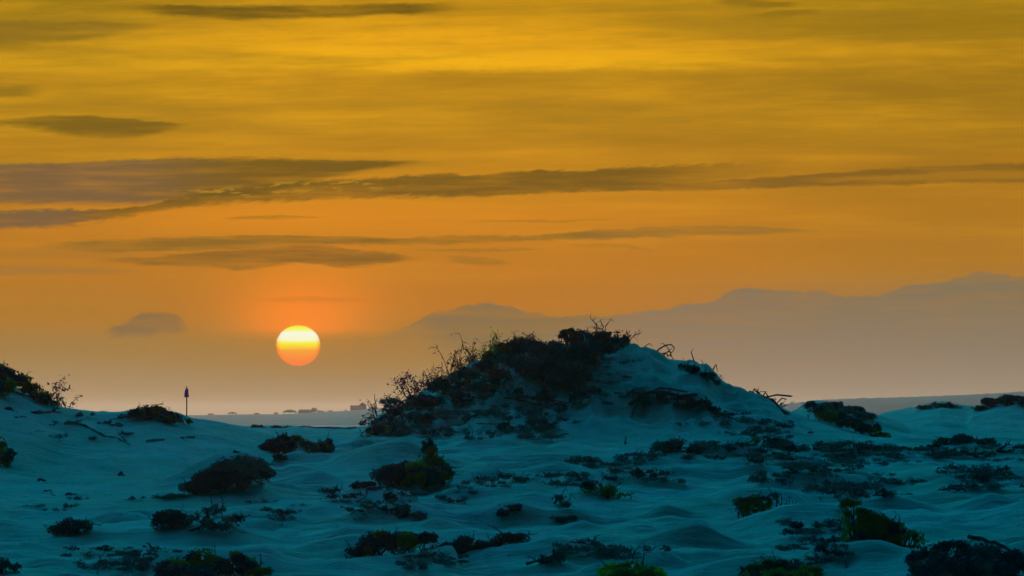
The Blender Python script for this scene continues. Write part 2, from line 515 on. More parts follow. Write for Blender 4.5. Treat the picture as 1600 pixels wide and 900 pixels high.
# dunes: crest line (photograph column, row), distance in metres, front and back breadth, sharpness of the crest
DUNES = [
    # the big mound
    dict(c=[(500, 720), (540, 694), (560, 683), (580, 668), (600, 652), (640, 628), (680, 604), (720, 585), (760, 567), (800, 552), (840, 544), (880, 540), (920, 536), (960, 534), (985, 538), (1020, 545), (1060, 556),
            (1090, 568), (1110, 582), (1130, 600), (1160, 613), (1200, 629), (1230, 642), (1260, 656), (1300, 668), (1340, 680), (1400, 695)], d=168, wf=7.6, wb=9.0, p=2.0, e=40),
    # the long slope on the left
    dict(c=[(-600, 560), (-200, 575), (0, 599), (50, 615), (100, 637), (150, 645), (190, 643), (220, 640), (250, 641), (280, 648), (300, 656), (350, 663), (370, 668), (420, 684), (470, 700)], d=152, wf=13, wb=12, p=1.8, e=60),
    dict(c=[(330, 668), (400, 668), (450, 669), (500, 671), (540, 672), (580, 670), (640, 672)], d=235, wf=22, wb=40, p=2, e=40),
    # low dunes in front
    dict(c=[(430, 732), (490, 726), (510, 720), (530, 710), (570, 697), (610, 687), (640, 687), (670, 702), (700, 718)], d=141, wf=6, wb=3.0, p=1.25, e=30),
    dict(c=[(340, 790), (400, 788), (470, 788), (520, 781), (560, 769), (600, 760), (640, 762), (680, 776)], d=124, wf=5, wb=3.0, p=1.3, e=40),
    dict(c=[(640, 776), (680, 767), (720, 757), (770, 745), (830, 738), (870, 742)], d=132, wf=5, wb=4, p=1.3, e=40),
    dict(c=[(680, 722), (740, 717), (787, 702), (825, 700), (875, 705), (975, 706), (1050, 710), (1120, 716)], d=146, wf=4.0, wb=3, p=1.3, e=40),
    dict(c=[(820, 757), (870, 752), (925, 741), (962, 736), (1000, 738), (1060, 748)], d=135, wf=4, wb=3, p=1.3, e=40),
    dict(c=[(940, 795), (980, 790), (1050, 786), (1100, 776), (1150, 766), (1200, 762), (1280, 764)], d=126, wf=4, wb=4, p=1.3, e=40),
    dict(c=[(880, 846), (940, 839), (1000, 834), (1050, 829), (1100, 824), (1140, 826)], d=114, wf=4, wb=4, p=1.3, e=40),
    dict(c=[(1090, 840), (1120, 825), (1147, 812), (1178, 801), (1225, 789), (1256, 786), (1312, 787), (1350, 797), (1390, 815)], d=116, wf=5.5, wb=2.6, p=1.25, e=30),
    dict(c=[(1370, 818), (1400, 810), (1459, 805), (1506, 798), (1553, 787), (1600, 775), (1700, 758), (1900, 750)], d=120, wf=5.5, wb=4, p=1.25, e=30),
    dict(c=[(1320, 898), (1340, 892), (1375, 886), (1412, 866), (1441, 855), (1500, 848), (1600, 846)], d=103.5, wf=3.2, wb=2.2, p=1.2, e=30),
    dict(c=[(510, 890), (530, 884), (600, 866), (660, 851), (690, 845), (730, 847)], d=105.5, wf=3.2, wb=2.0, p=1.2, e=25),
    dict(c=[(700, 890), (720, 884), (800, 862), (850, 847), (880, 842), (930, 848), (970, 858)], d=106.5, wf=3.2, wb=2.2, p=1.2, e=25),
    dict(c=[(830, 910), (850, 902), (900, 886), (930, 873), (955, 870), (980, 882), (1010, 900)], d=101, wf=2.4, wb=1.8, p=1.2, e=25),
    dict(c=[(985, 866), (1025, 871), (1075, 876), (1150, 871), (1250, 872), (1330, 880)], d=106, wf=3, wb=3, p=1.6, e=30),
    dict(c=[(170, 765), (210, 756), (267, 740), (300, 727), (340, 707), (380, 702), (430, 716)], d=134, wf=5, wb=3.0, p=1.25, e=30),
    dict(c=[(-300, 830), (-60, 830), (60, 826), (160, 822), (260, 815), (340, 818)], d=116, wf=5, wb=5, p=1.8, e=60),
    dict(c=[(100, 880), (200, 868), (300, 856), (400, 858), (480, 872)], d=105, wf=3, wb=3, p=1.7, e=60),
    # mounds on the right
    dict(c=[(1215, 660), (1247, 641), (1262, 629), (1282, 628), (1312, 634), (1350, 643), (1390, 655), (1430, 672)], d=205, wf=9, wb=10, p=2, e=20),
    dict(c=[(1340, 650), (1395, 642), (1425, 636), (1450, 631), (1470, 628), (1487, 630), (1505, 634), (1525, 635), (1560, 633), (1700, 634), (2200, 630)], d=232, wf=18, wb=20, p=1.8, e=40),
    dict(c=[(1500, 650), (1525, 638), (1545, 630), (1558, 625), (1580, 622), (1600, 621), (1700, 618), (1800, 630)], d=218, wf=10, wb=12, p=1.8, e=20),
    dict(c=[(1420, 705), (1460, 693), (1500, 687), (1530, 686), (1570, 692), (1620, 700)], d=160, wf=5, wb=5, p=1.8, e=30),
    dict(c=[(1340, 745), (1400, 738), (1470, 730), (1540, 727), (1620, 730), (1800, 730)], d=139, wf=4, wb=4, p=1.6, e=50),
    dict(c=[(1150, 745), (1220, 735), (1300, 738), (1380, 748)], d=137, wf=3.5, wb=3.5, p=1.6, e=50),
]
for q in DUNES:
    if q['d'] < 150:
        q['wf'] *= 0.42
        q['wb'] *= 0.55
    q['u'] = np.array([p[0] for p in q['c']], float)
    q['z'] = EYE - q['d'] * (np.array([p[1] for p in q['c']], float) - HY) / F


MOUNDS = []
_hr = np.random.RandomState(17).rand(64, 64, 5)


def hummocks(x, d, cell, height, k):
    """scattered wind-tailed heaps of sand"""
    xi = np.floor(x / cell).astype(int)
    di = np.floor(d / cell).astype(int)
    best = np.zeros(np.broadcast(x, d).shape)
    for a_ in (-1, 0, 1):
        for b_ in (-1, 0, 1):
            q = _hr[(xi + a_ + k) % 64, (di + b_ + 3 * k) % 64]
            cx = (xi + a_ + 0.15 + 0.7 * q[..., 0]) * cell
            cd = (di + b_ + 0.15 + 0.7 * q[..., 1]) * cell
            rx = cell * (0.30 + 0.40 * q[..., 2])
            rd = cell * (0.22 + 0.22 * q[..., 3])
            h = height * (q[..., 4] ** 1.4)
            tx = (x - cx + 0.35 * (d - cd)) / rx
            td = (d - cd) / rd
            td = np.where(td > 0, td * 0.8, td * 1.25)
            best = np.maximum(best, h * np.exp(-(tx * tx + td * td) ** 0.75))
    return best



def ground_uv(u, d):
    """height of the sand in direction u (photograph column) at distance d"""
    x = (u - 800) / F * d
    b_ = base_z(d)
    near = np.clip((d - 60) / 40, 0, 1) * np.clip((420 - d) / 120, 0, 1)
    wob = fbm(x * 0.16 + 3, d * 0.16, 3) * 1.6                      # crest lines wander in depth
    acc = np.zeros(np.broadcast(u, d).shape)
    for q in DUNES:
        zc = np.interp(u, q['u'], q['z'])
        amp = np.clip(zc - float(base_z(np.float64(q['d']))), 0, None)
        e = q['e']
        lo = np.clip((u - q['u'][0]) / e, 0, 1)
        hi = np.clip((q['u'][-1] - u) / e, 0, 1)
        wdw = lo * lo * (3 - 2 * lo) * hi * hi * (3 - 2 * hi)
        dd = d - q['d'] + (wob if q['d'] < 150 else wob * 0.6)
        t = np.where(dd < 0, -dd / q['wf'], dd / q['wb'])
        acc = acc + (amp * wdw * np.exp(-np.abs(t) ** q['p'])) ** 5
    h = acc ** 0.2
    for (mu, md, mr, mh) in MOUNDS:
        mx_ = (mu - 800) / F * md
        t2 = ((x - mx_) / mr) ** 2 + ((d - md) / (mr * 0.8)) ** 2
        b_ = b_ + mh * np.exp(-t2 * 1.3) * np.exp(-(h / 0.30) ** 2)
    calm = 1 - 0.8 * np.clip((460 - u) / 80, 0, 1) * np.clip((d - 120) / 8, 0, 1)
    low = np.clip((d - 96) / 6, 0, 1) * np.clip((162 - d) / 12, 0, 1) * calm
    low = low * np.exp(-(h / 0.30) ** 2)
    b_ = b_ + low * (hummocks(x, d, 2.7, 0.46, 3) + hummocks(x + 5.1, d + 3.3, 1.25, 0.19, 8))
    rough = fbm(x * 0.42, d * 0.40, 4) * 0.42 * (0.4 + 0.6 * calm) + fbm(x * 1.3 + 9, d * 0.7, 3) * 0.16 + fbm(x * 4 + 2, d * 2.2, 2) * 0.035
    big = np.exp(-((d - 165) / 9.0) ** 2) * np.clip((u - 560) / 60, 0, 1) * np.clip((1300 - u) / 120, 0, 1)
    rough = rough + big * (fbm(x * 0.55 + 31, d * 0.45 + 7, 4) * 0.8 - np.abs(fbm(x * 0.9 + 3, d * 0.25 + 17, 3)) * 1.5 + 0.16 + fbm(x * 2.1, d * 1.6 + 4, 3) * 0.25)
    return b_ + h + rough * near


def ground(x, y):
    d = np.maximum(np.asarray(y, float), 1e-3)
    return ground_uv(np.asarray(x, float) / d * F + 800, d)


_dd = np.arange(97, 420, 0.12)


def hit(px, py):
    """first point of the sand seen along a line of sight"""
    zg = ground_uv(np.full(_dd.shape, float(px)), _dd)
    zr = EYE - _dd * (py - HY) / F
    k = np.nonzero(zg >= zr)[0]
    if len(k) == 0:
        k = [int(np.argmin((zr - zg) / _dd))]
    return float(_dd[k[0]])


def at(px, py, d):
    return Vector(((px - 800) / F * d, d, EYE - d * (py - HY) / F))


def mesh_from(name, verts, faces_flat, loop_starts, loop_totals, material, smooth_=True, parent=None):
    me = bpy.data.meshes.new(name)
    verts = np.ascontiguousarray(verts, dtype=np.float32)
    faces_flat = np.ascontiguousarray(faces_flat, dtype=np.int32)
    me.vertices.add(len(verts))
    me.vertices.foreach_set('co', verts.ravel())
    me.loops.add(len(faces_flat))
    me.loops.foreach_set('vertex_index', faces_flat)
    me.polygons.add(len(loop_starts))
    me.polygons.foreach_set('loop_start', np.asarray(loop_starts, np.int32))
    me.polygons.foreach_set('use_smooth', np.full(len(loop_starts), smooth_))
    me.update(calc_edges=True)
    me.materials.append(material)
    o = bpy.data.objects.new(name, me)
    COL.objects.link(o)
    if parent is not None:
        o.parent = parent
    return o


def quads(name, verts, q, material, smooth_=True, parent=None):
    q = np.asarray(q, np.int32).reshape(-1, 4)
    return mesh_from(name, verts, q.ravel(), np.arange(len(q)) * 4, np.full(len(q), 4), material, smooth_, parent)


# sand caught in hummocks round the plants: (column, row of the foot, half width in columns, height in metres)
_m = []
for (mu, mv, mw, mh) in [(350, 772, 95, .34), (450, 722, 60, .25), (500, 720, 45, .22), (645, 766, 80, .30), (265, 832, 48, .2), (335, 838, 65, .22), (112, 842, 55, .16),                          (330, 897, 130, .3), (985, 897, 90, .28), (862, 894, 55, .22), (1180, 811, 60, .2), (1370, 876, 95, .35), (1500, 897, 120, .3), (1215, 897, 90, .3),
                         (940, 783, 70, .26), (800, 814, 45, .2), (880, 818, 50, .16), (620, 814, 80, .34), (560, 815, 60, .22), (1285, 884, 75, .34), (1240, 835, 50, .22), (1330, 776, 70, .26), (1230, 760, 60, .25), (1520, 768, 80, .25),
                         (970, 738, 60, .22), (1060, 742, 60, .2), (800, 762, 70, .18), (1180, 722, 60, .2), (1400, 722, 70, .22), (1330, 712, 50, .2), (440, 812, 50, .2), (200, 878, 70, .22), (930, 868, 60, .2), (1080, 850, 80, .2)]:
    md = hit(mu, mv)
    _m.append((mu, md + mw / F * md * 0.4, mw / F * md, mh))
MOUNDS.extend(_m)

# one sheet round the camera out to the horizon
ui = np.arange(-260, 1861, 2.0)
ai = np.arctan((ui - 800) / F)
side = np.radians(np.concatenate([np.geomspace(0.12, 10, 26).cumsum()]))
side = side[side < math.radians(170)]
aa = np.concatenate([(ai[0] - side)[::-1], ai, ai[-1] + side])
rr_ = np.concatenate([np.geomspace(0.6, 90, 44), np.arange(92, 215, 0.3), np.arange(215, 300, 1.2), np.geomspace(302, 9000, 70)])
A, R = np.meshgrid(aa, rr_)
Ug = 800 + F * np.clip(A, -0.6, 0.6)
Ug = np.where(np.abs(A) < 0.2, 800 + F * np.tan(np.clip(A, -0.3, 0.3)), Ug)
Z = ground_uv(Ug, R)
vv = np.stack([R * np.sin(A), R * np.cos(A) / np.where(np.abs(A) < 0.2, np.cos(A), 1.0), Z], -1)
vv[..., 0] = np.where(np.abs(A) < 0.2, R * np.tan(np.clip(A, -0.3, 0.3)), vv[..., 0])
nr, nc = A.shape
idx = np.arange(nr * nc).reshape(nr, nc)
q = np.stack([idx[:-1, :-1], idx[:-1, 1:], idx[1:, 1:], idx[1:, :-1]], -1).reshape(-1, 4)
sand = quads('sand_dunes', vv.reshape(-1, 3), q, SAND)
tag(sand, 'pale wind-blown sand dunes in blue evening light', 'sand', kind='structure')
sand.name = 'ground'


# ------------------------------------------------------------------ plants and wood: builders
RNG = np.random.RandomState(11)


def leaf_arrays(cen, nrm, size, rng):
    """one bent leaf (two quads' worth: 4 corners, 1 face) per centre"""
    n_ = len(cen)
    rnd = rng.normal(size=(n_, 3))
    nn = nrm + rnd * 0.75
    nn /= np.linalg.norm(nn, axis=1, keepdims=True) + 1e-9
    t = np.cross(nn, rng.normal(size=(n_, 3)))
    t /= np.linalg.norm(t, axis=1, keepdims=True) + 1e-9
    w = np.cross(nn, t)
    L = (size * (0.6 + 0.8 * rng.rand(n_)))[:, None]
    W = L * (0.38 + 0.3 * rng.rand(n_))[:, None]
    bend = nn * L * 0.18
    v = np.stack([cen - t * L, cen + w * W + bend * 0.4, cen + t * L - bend, cen - w * W + bend * 0.4], 1).reshape(-1, 3)
    return v


def tube_pts(pts, rads, sides=5):
    """vertices and quads of one tapering, bent stick"""
    V_ = []
    Q_ = []
    n_ = len(pts)
    up = Vector((0.31, 0.2, 0.93))
    for i, (p, r) in enumerate(zip(pts, rads)):
        a_ = pts[max(i - 1, 0)]
        c_ = pts[min(i + 1, n_ - 1)]
        t = (c_ - a_).normalized()
        e1 = t.cross(up)
        if e1.length < 0.05:
            e1 = t.cross(Vector((1, 0, 0)))
        e1.normalize()
        e2 = t.cross(e1)
        for k in range(sides):
            an = 2 * math.pi * k / sides
            rr2 = r * (1 + 0.18 * math.sin(k * 2.3 + i * 1.7))
            V_.append(p + (e1 * math.cos(an) + e2 * math.sin(an)) * rr2)
    for i in range(n_ - 1):
        for k in range(sides):
            k2 = (k + 1) % sides
            Q_.append((i * sides + k, i * sides + k2, (i + 1) * sides + k2, (i + 1) * sides + k))
    tip = len(V_)
    V_.append(pts[-1] + (pts[-1] - pts[-2]) * 0.15)
    V_.append(pts[0])
    for k in range(sides):
        k2 = (k + 1) % sides
        Q_.append(((n_ - 1) * sides + k, (n_ - 1) * sides + k2, tip, tip))
        Q_.append((k2, k, tip + 1, tip + 1))
    return V_, Q_


class Sticks:
    def __init__(self):
        self.v = []
        self.f = []

    def add(self, pts, rads, sides=5):
        V_, Q_ = tube_pts([Vector(p) for p in pts], rads, sides)
        o_ = len(self.v)
        if o_ and True:                                   # grow out of the wood already there
            old = np.array(self.v)
            near_ = int(((old - np.array(pts[0])[None]) ** 2).sum(1).argmin())
            self.f.append((o_, o_ + 1, near_))
        self.v += [tuple(p) for p in V_]
        for q_ in Q_:
            q_ = [i + o_ for i in q_]
            if q_[2] == q_[3]:
                q_ = q_[:3]
            self.f.append(q_)

    def build(self, name, material, parent=None, origin=None):
        v = np.array(self.v, float)
        if origin is not None:
            v = v - np.array(origin)[None]
        flat = [i for f in self.f for i in f]
        tot = [len(f) for f in self.f]
        st = np.concatenate([[0], np.cumsum(tot)[:-1]])
        return mesh_from(name, v, flat, st, tot, material, True, parent)


def branch(S_, p, d, L, r, rng, depth=2, gravity=0.0, curl=0.35, tips=None):
    """a crooked branch that forks"""
    n_ = 5
    pts = [p.copy()]
    rads = [r]
    d = d.normalized()
    for i in range(n_):
        d = (d + Vector(rng.normal(size=3)) * curl * 0.5 + Vector((0, 0, -gravity))).normalized()
        p = p + d * (L / n_)
        pts.append(p.copy())
        rads.append(r * (1 - 0.6 * (i + 1) / n_))
        if depth > 0 and i >= 1 and rng.rand() < 0.65:
            d2 = (d + Vector(rng.normal(size=3)) * 0.8 + Vector((0, 0, 0.15))).normalized()
            branch(S_, p.copy(), d2, L * (0.35 + 0.3 * rng.rand()), r * 0.62, rng, depth - 1, gravity, curl, tips)
    if tips is not None:
        tips.append(np.array(p))
        tips.append(np.array(pts[-2]))
        tips.append(np.array(pts[-3]))
    S_.add(pts, rads, 4 if r < 0.02 else 5)


def empty(name, loc):
    o = bpy.data.objects.new(name, None)
    o.empty_display_size = 0.2
    o.location = loc
    COL.objects.link(o)
    return o


def shrub(name, label, blobs, leaf='dark', size=0.038, dens=1.0, twigs=8, twig_len=0.35, fill=0.7, group=None, cat='shrub',
          d=None, wood=None, depthk=0.65, seed=0, leaf2=None, twig_k=0.18):
    """blobs: (column, row, half width, half height) of the leafy masses, each stands on the sand where it is seen"""
    rng = np.random.RandomState(seed + 101)
    bx = blobs[0]
    big = max(blobs, key=lambda q_: q_[2] * q_[3])
    low = max(q_[1] + q_[3] * 0.7 for q_ in blobs)
    d0 = d if d else hit(big[0], min(big[1] + big[3] * 0.75, 897 if big[1] + big[3] * 0.75 < 930 else 940))
    basep = at(big[0], big[1], d0)
    gz = float(ground(basep.x, basep.y))
    loc = Vector((basep.x, basep.y, gz))
    C_, N_ = [], []
    S_ = Sticks()
    for (px, py, rx, ry) in blobs:
        db = d if d else hit(px, py + ry * 0.75)
        if d is None and abs(db - d0) > 9:
            db = d0
        c = np.array(at(px, py, db))
        k = db / F
        R_ = np.array([rx * k, max(rx * k * depthk, ry * k * 0.8), ry * k])
        area = R_[0] * R_[2] + R_[0] * R_[1]
        # lumps over the mass
        nl = int(max(6, 9 * math.sqrt(area) * 2.8))
        for _ in range(nl):
            v = rng.normal(size=3)
            v /= np.linalg.norm(v)
            v[2] = abs(v[2]) * 1.0 - 0.25 * rng.rand()
            v[1] = -abs(v[1]) if rng.rand() < 0.7 else v[1]
            lc = c + v * R_ * (0.35 + 0.42 * rng.rand())
            lr = (0.28 + 0.26 * rng.rand()) * R_.mean() * np.array([1.15, 1.0, 0.75])
            nleaf = int(dens * 52 * (lr[0] * lr[2]) / (size * size * 0.55) * 0.16) + 6
            w = rng.normal(size=(nleaf, 3))
            w /= np.linalg.norm(w, axis=1, keepdims=True)
            rad = (0.5 + 0.55 * rng.rand(nleaf) ** 0.7 + 0.35 * rng.rand(nleaf) ** 6)[:, None]
            C_.append(lc + w * lr * rad)
            N_.append(w + np.array([0, 0, 0.3]))
        zb = float(ground(c[0], c[1]))
        gap = c[2] - R_[2] - zb
        if gap > 0.08:                                    # the mass stands clear of the sand: stems and lower leaves carry it
            for _ in range(4):
                f0 = Vector((c[0] + rng.normal() * R_[0] * .3, c[1] + rng.normal() * .08, zb - .05))
                f1 = Vector((c[0] + rng.normal() * R_[0] * .4, c[1], c[2]))
                S_.add([f0, f0.lerp(f1, .5) + Vector((rng.normal() * .05, 0, 0)), f1], [.016, .013, .009], 5)
            if 'skyline left' not in label:
                ng = int(dens * 14 * R_[0] * (gap + R_[2]) / (size * size * .55) * .12)
                low_ = np.stack([c[0] + rng.normal(size=ng) * R_[0] * .5, c[1] + rng.normal(size=ng) * R_[1] * .4, zb + rng.rand(ng) * (gap + R_[2])], -1)
                C_.append(low_)
                N_.append(rng.normal(size=(ng, 3)))
        ni = int(dens * fill * 80 * (R_[0] * R_[2]) / (size * size * 0.55) * 0.10)
        w = rng.normal(size=(ni, 3))
        w /= np.linalg.norm(w, axis=1, keepdims=True)
        C_.append(c + w * R_ * (rng.rand(ni) ** 0.45)[:, None] * 0.95)
        N_.append(w)
        for _ in range(int(twigs * twig_k * (0.5 + rng.rand()))):
            a_ = rng.rand() * math.pi
            p0 = Vector(c + np.array([math.cos(a_) * R_[0] * 0.6, -R_[1] * 0.3 * rng.rand(), math.sin(a_) * R_[2] * 0.55]))
            dr = Vector((math.cos(a_) * 0.8, rng.normal() * 0.3 - 0.2, 0.35 + math.sin(a_) * 0.8))
            branch(S_, p0, dr, twig_len * 0.6 * (0.5 + 0.8 * rng.rand()) + R_[2] * 0.25, 0.011 + 0.006 * rng.rand(), rng, 1, 0.02, 0.5)
    C_ = np.concatenate(C_)
    N_ = np.concatenate(N_)
    g = ground(C_[:, 0], C_[:, 1])
    k = C_[:, 2] > g - 0.02
    if k.mean() < 0.45:
        print('BURIED', label, round(float(k.mean()), 2))
    if k.sum() < 20:
        k = np.ones(len(C_), bool)
    C_, N_ = C_[k], N_[k]
    cl = fbm(C_[:, 0] * 4 + seed, C_[:, 2] * 7 + C_[:, 1] * 3, 3)
    k = cl > -0.12 + 0.16 * (1 - min(dens, 1))
    C_, N_ = C_[k], N_[k]
    # main stems from the sand up into the mass
    for i in range(4):
        t = C_[rng.randint(len(C_))]
        p0 = loc + Vector((rng.normal() * 0.15, rng.normal() * 0.1, -0.05))
        S_.add([p0, p0.lerp(Vector(t), 0.5) + Vector((0, 0, 0.06)), Vector(t)], [0.035, 0.022, 0.010], 5)
    root = empty(name, loc)
    tag(root, label, cat, group)
    lo = np.array(loc)[None]
    sz = np.full(len(C_), size)
    if leaf2:
        m2 = fbm(C_[:, 0] * 2.2 + 5 + seed, C_[:, 2] * 3.0 + C_[:, 1], 2) > 0.05
        parts = [(~m2, leaf), (m2, leaf2)]
    else:
        parts = [(np.ones(len(C_), bool), leaf)]
    first = None
    for m_, lf in parts:
        if m_.sum() == 0:
            continue
        v = leaf_arrays(C_[m_] - lo, N_[m_], sz[m_], rng)
        fo = quads('foliage', v, np.arange(len(v)).reshape(-1, 4), LEAF[lf], False, root)
        if first is not None:
            fo.name = 'lit_foliage' if False else 'foliage'
            fo['label'] = {'yellow': 'yellow-green leaves among the darker ones', 'green': 'greener leaves among the darker ones',
                           'brown': 'reddish brown dead leaves', 'pale': 'greyish pale leaves', 'dark': 'dark leaves', 'plum': 'reddish purple dry leaves'}[lf]
        first = fo
    S_.build('stems', wood or WOOD, root, loc)
    return root


def dead_shrub(name, label, px, py, w, h, n_=6, r=0.016, leaves=0, leaf='brown', lean=0.0, group=None, d=None, seed=0, wood=None,
               depth=2, gravity=0.0, curl=0.5, cat='dead shrub', leaf_size=0.04, spread=0.9):
    """bare crooked branches rising from (px, py); w, h are its size in photograph pixels"""
    rng = np.random.RandomState(seed + 500)
    dd = d if d else hit(px, py)
    k = dd / F
    p = at(px, py, dd)
    p.z = min(p.z, float(ground(p.x, p.y)))
    S_ = Sticks()
    tips = []
    for i in range(n_):
        a_ = (i + 0.5) / n_ * 2 - 1
        p0 = p + Vector((a_ * w * 0.22 * k, rng.normal() * 0.12, -0.08))
        dr = Vector((a_ * spread + lean + rng.normal() * 0.25, rng.normal() * 0.35, 1.0))
        L = h * k * (0.55 + 0.55 * rng.rand())
        branch(S_, p0, dr, L, r * (0.8 + 0.5 * rng.rand()), rng, depth, gravity, curl, tips)
    root = empty(name, p)
    tag(root, label, cat, group)
    S_.build('branches', wood or WOOD, root, p)
    if leaves:
        T = np.array(tips)
        T = T[rng.randint(len(T), size=leaves)] + rng.normal(size=(leaves, 3)) * 0.07
        v = leaf_arrays(T - np.array(p)[None], rng.normal(size=(leaves, 3)), np.full(leaves, leaf_size), rng)
        quads('foliage', v, np.arange(len(v)).reshape(-1, 4), LEAF[leaf], False, root)
    return root


def stick(name, label, pts, r, cat='driftwood', group=None, wood=None, lift=0.0, d=None, forks=0, seed=0, taper=0.5, rise=0.3):
    """a piece of wood through photograph points, lying on the sand where they are seen"""
    rng = np.random.RandomState(seed + 900)
    P_ = []
    for (px, py) in pts:
        dd = d if d else hit(px, py)
        P_.append(at(px, py, dd))
    if d is None:
        y0 = sorted(p.y for p in P_)[len(P_) // 2]
        Q_ = []
        for p, (px, py) in zip(P_, pts):
            if abs(p.y - y0) > 3:
                p = at(px, py, y0)
            Q_.append(p)
        P_ = Q_
    S_ = Sticks()
    out_ = []
    for i, p in enumerate(P_):
        out_.append(p + Vector((0, 0, lift)))
        if i < len(P_) - 1:
            m_ = p.lerp(P_[i + 1], 0.5) + Vector((rng.normal() * r * 0.6, 0, rng.normal() * r * 0.6))
            out_.append(m_ + Vector((0, 0, lift)))
    n_ = len(out_)
    rads = [r * (1 - taper * i / (n_ - 1)) for i in range(n_)]
    S_.add(out_, rads, 7)
    for i in range(forks):
        j = rng.randint(1, n_ - 1) if n_ > 2 else 0
        dr = (out_[j] - out_[j - 1]).normalized() + Vector((rng.normal() * 0.5, rng.normal() * 0.3, (0.5 + 0.4 * rng.rand()) * rise))
        branch(S_, out_[j].copy(), dr, r * (3 + 5 * rise) * (0.5 + rng.rand()), r * 0.5, rng, 1, 0.03, 0.5)
    o = out_[0].copy()
    ob = S_.build(name, wood or GREYWOOD, None, o)
    ob.location = o
    tag(ob, label, cat, group)
    return ob


# ------------------------------------------------------------------ shrubs on the near sand
shrub('dune_shrub', 'dark wedge-shaped shrub in the lee of a sand ridge, below and left of the sun',
      [(305, 762, 28, 13), (330, 752, 34, 24), (360, 742, 40, 32), (398, 738, 30, 26), (380, 725, 26, 16), (418, 742, 14, 10)], seed=1, leaf2='pale')
shrub('dune_shrub', 'dark rounded shrub low in the gap right under the sun', [(425, 700, 17, 17), (445, 695, 20, 20), (420, 712, 14, 9)], seed=2, d=147, twigs=5)
shrub('dune_shrub', 'dark shrub with ragged right side just behind the smooth crest under the sun', [(500, 703, 17, 18), (512, 698, 12, 14), (480, 694, 14, 9)], seed=3, d=147, twigs=6, leaf2='pale')
shrub('dune_shrub', 'greenish low shrub between two darker ones in the gap under the sun', [(465, 688, 16, 9), (445, 684, 12, 6)], leaf='green', seed=4, d=150, twigs=4, dens=.7)
shrub('dune_shrub', 'small flat shrub in front of the ones in the gap under the sun', [(438, 715, 13, 6)], seed=5, twigs=2)
shrub('dune_shrub', 'broad very dark dome-shaped shrub on the sand left of the big mound\'s middle foot',
      [(615, 744, 32, 22), (650, 745, 40, 24), (686, 745, 24, 22), (640, 733, 30, 14)], seed=6, leaf2='green')
shrub('dune_shrub', 'upright shrub leaning down the foot of the big mound, behind the dark dome shrub', [(672, 704, 14, 15), (680, 722, 16, 14), (668, 692, 10, 8), (692, 733, 14, 12)], seed=7, d=137, twigs=8, leaf2='green')
shrub('dune_shrub', 'thin low dark shrub at the left edge of the dark dome shrub', [(558, 759, 14, 6), (575, 757, 14, 6)], seed=8, twigs=2)
shrub('dune_shrub', 'dense dark shrub with a pale straggling one at its right, below the sun', [(255, 815, 22, 17), (280, 812, 20, 17), (266, 805, 18, 10)], seed=9)
shrub('dune_shrub', 'pale sparse straggling shrub on the right of a dense dark one', [(310, 815, 24, 20), (340, 822, 30, 16), (365, 812, 20, 12), (335, 800, 30, 10)], leaf='pale', leaf2='dark', dens=.38, fill=.3, seed=10, twigs=12)
shrub('dune_shrub', 'small oval shrub alone on the open sand at lower left, grey at its right end', [(92, 829, 20, 10), (112, 824, 26, 14), (132, 823, 16, 11)], leaf='dark', leaf2='pale', seed=11, dens=.8)
shrub('dune_shrub', 'smooth dark domed shrub behind a slanting sand edge at bottom centre-left',
      [(560, 864, 24, 14), (590, 850, 36, 22), (630, 846, 36, 18), (665, 842, 22, 10)], seed=12, d=106.3, leaf2='green', twigs=5)
shrub('dune_shrub', 'dark shrub next right of the smooth domed one, over a slanting sand edge', [(700, 862, 24, 14), (728, 854, 26, 18), (758, 858, 24, 14), (735, 868, 26, 10)], seed=13, d=107.2)
shrub('dune_shrub', 'twiggy brownish shrub at the right end of the pair over the slanting sand edge', [(790, 843, 20, 14), (812, 842, 20, 10), (775, 850, 12, 10)], leaf='dark', leaf2='brown', seed=14, d=107.4, twigs=14, dens=.7)
shrub('dune_shrub', 'wide green-brown shrub cut by the bottom of the photo at left', [(270, 892, 34, 22), (320, 884, 44, 24), (365, 886, 40, 22), (405, 893, 24, 14), (300, 905, 60, 18)], leaf='dark', leaf2='green', seed=15, twigs=14)
shrub('dune_shrub', 'bright yellow-green shrub at the bottom edge near the centre', [(960, 893, 30, 16), (990, 890, 26, 16), (1020, 897, 24, 12), (985, 905, 60, 14)], leaf='green', leaf2='yellow', seed=16, twigs=8)
shrub('dune_shrub', 'grey sparse shrub behind the sand edge left of the yellow-green one', [(852, 880, 18, 16), (872, 872, 18, 12), (862, 893, 18, 8)], leaf='pale', leaf2='dark', dens=.5, fill=.4, seed=17, d=103.2, twigs=8)
shrub('dune_shrub', 'dark upright shrub at the left end of the curved sand crest on the right', [(1160, 792, 16, 17), (1178, 787, 18, 16), (1195, 786, 14, 12)], leaf='dark', leaf2='green', seed=18, d=119, twigs=6)
shrub('dune_shrub', 'sparse straggling shrub behind the curved sand crest on the right', [(1215, 778, 18, 9), (1240, 782, 14, 6)], leaf='pale', dens=.5, fill=.4, seed=19, d=119, twigs=8)
shrub('dune_shrub', 'tall dark green shrub with brown top spilling down the sand at lower right',
      [(1340, 806, 26, 18), (1362, 825, 36, 30), (1385, 850, 34, 28), (1365, 868, 36, 18), (1330, 790, 22, 9), (1400, 830, 20, 18)], leaf='dark', leaf2='green', seed=20, twigs=14, d=109)
shrub('dune_shrub', 'olive green lobe-shaped shrub at the right side of the big tall dark one', [(1418, 830, 16, 12), (1435, 838, 12, 9)], leaf='green', leaf2='yellow', seed=21, d=108.5, twigs=8, dens=.8)
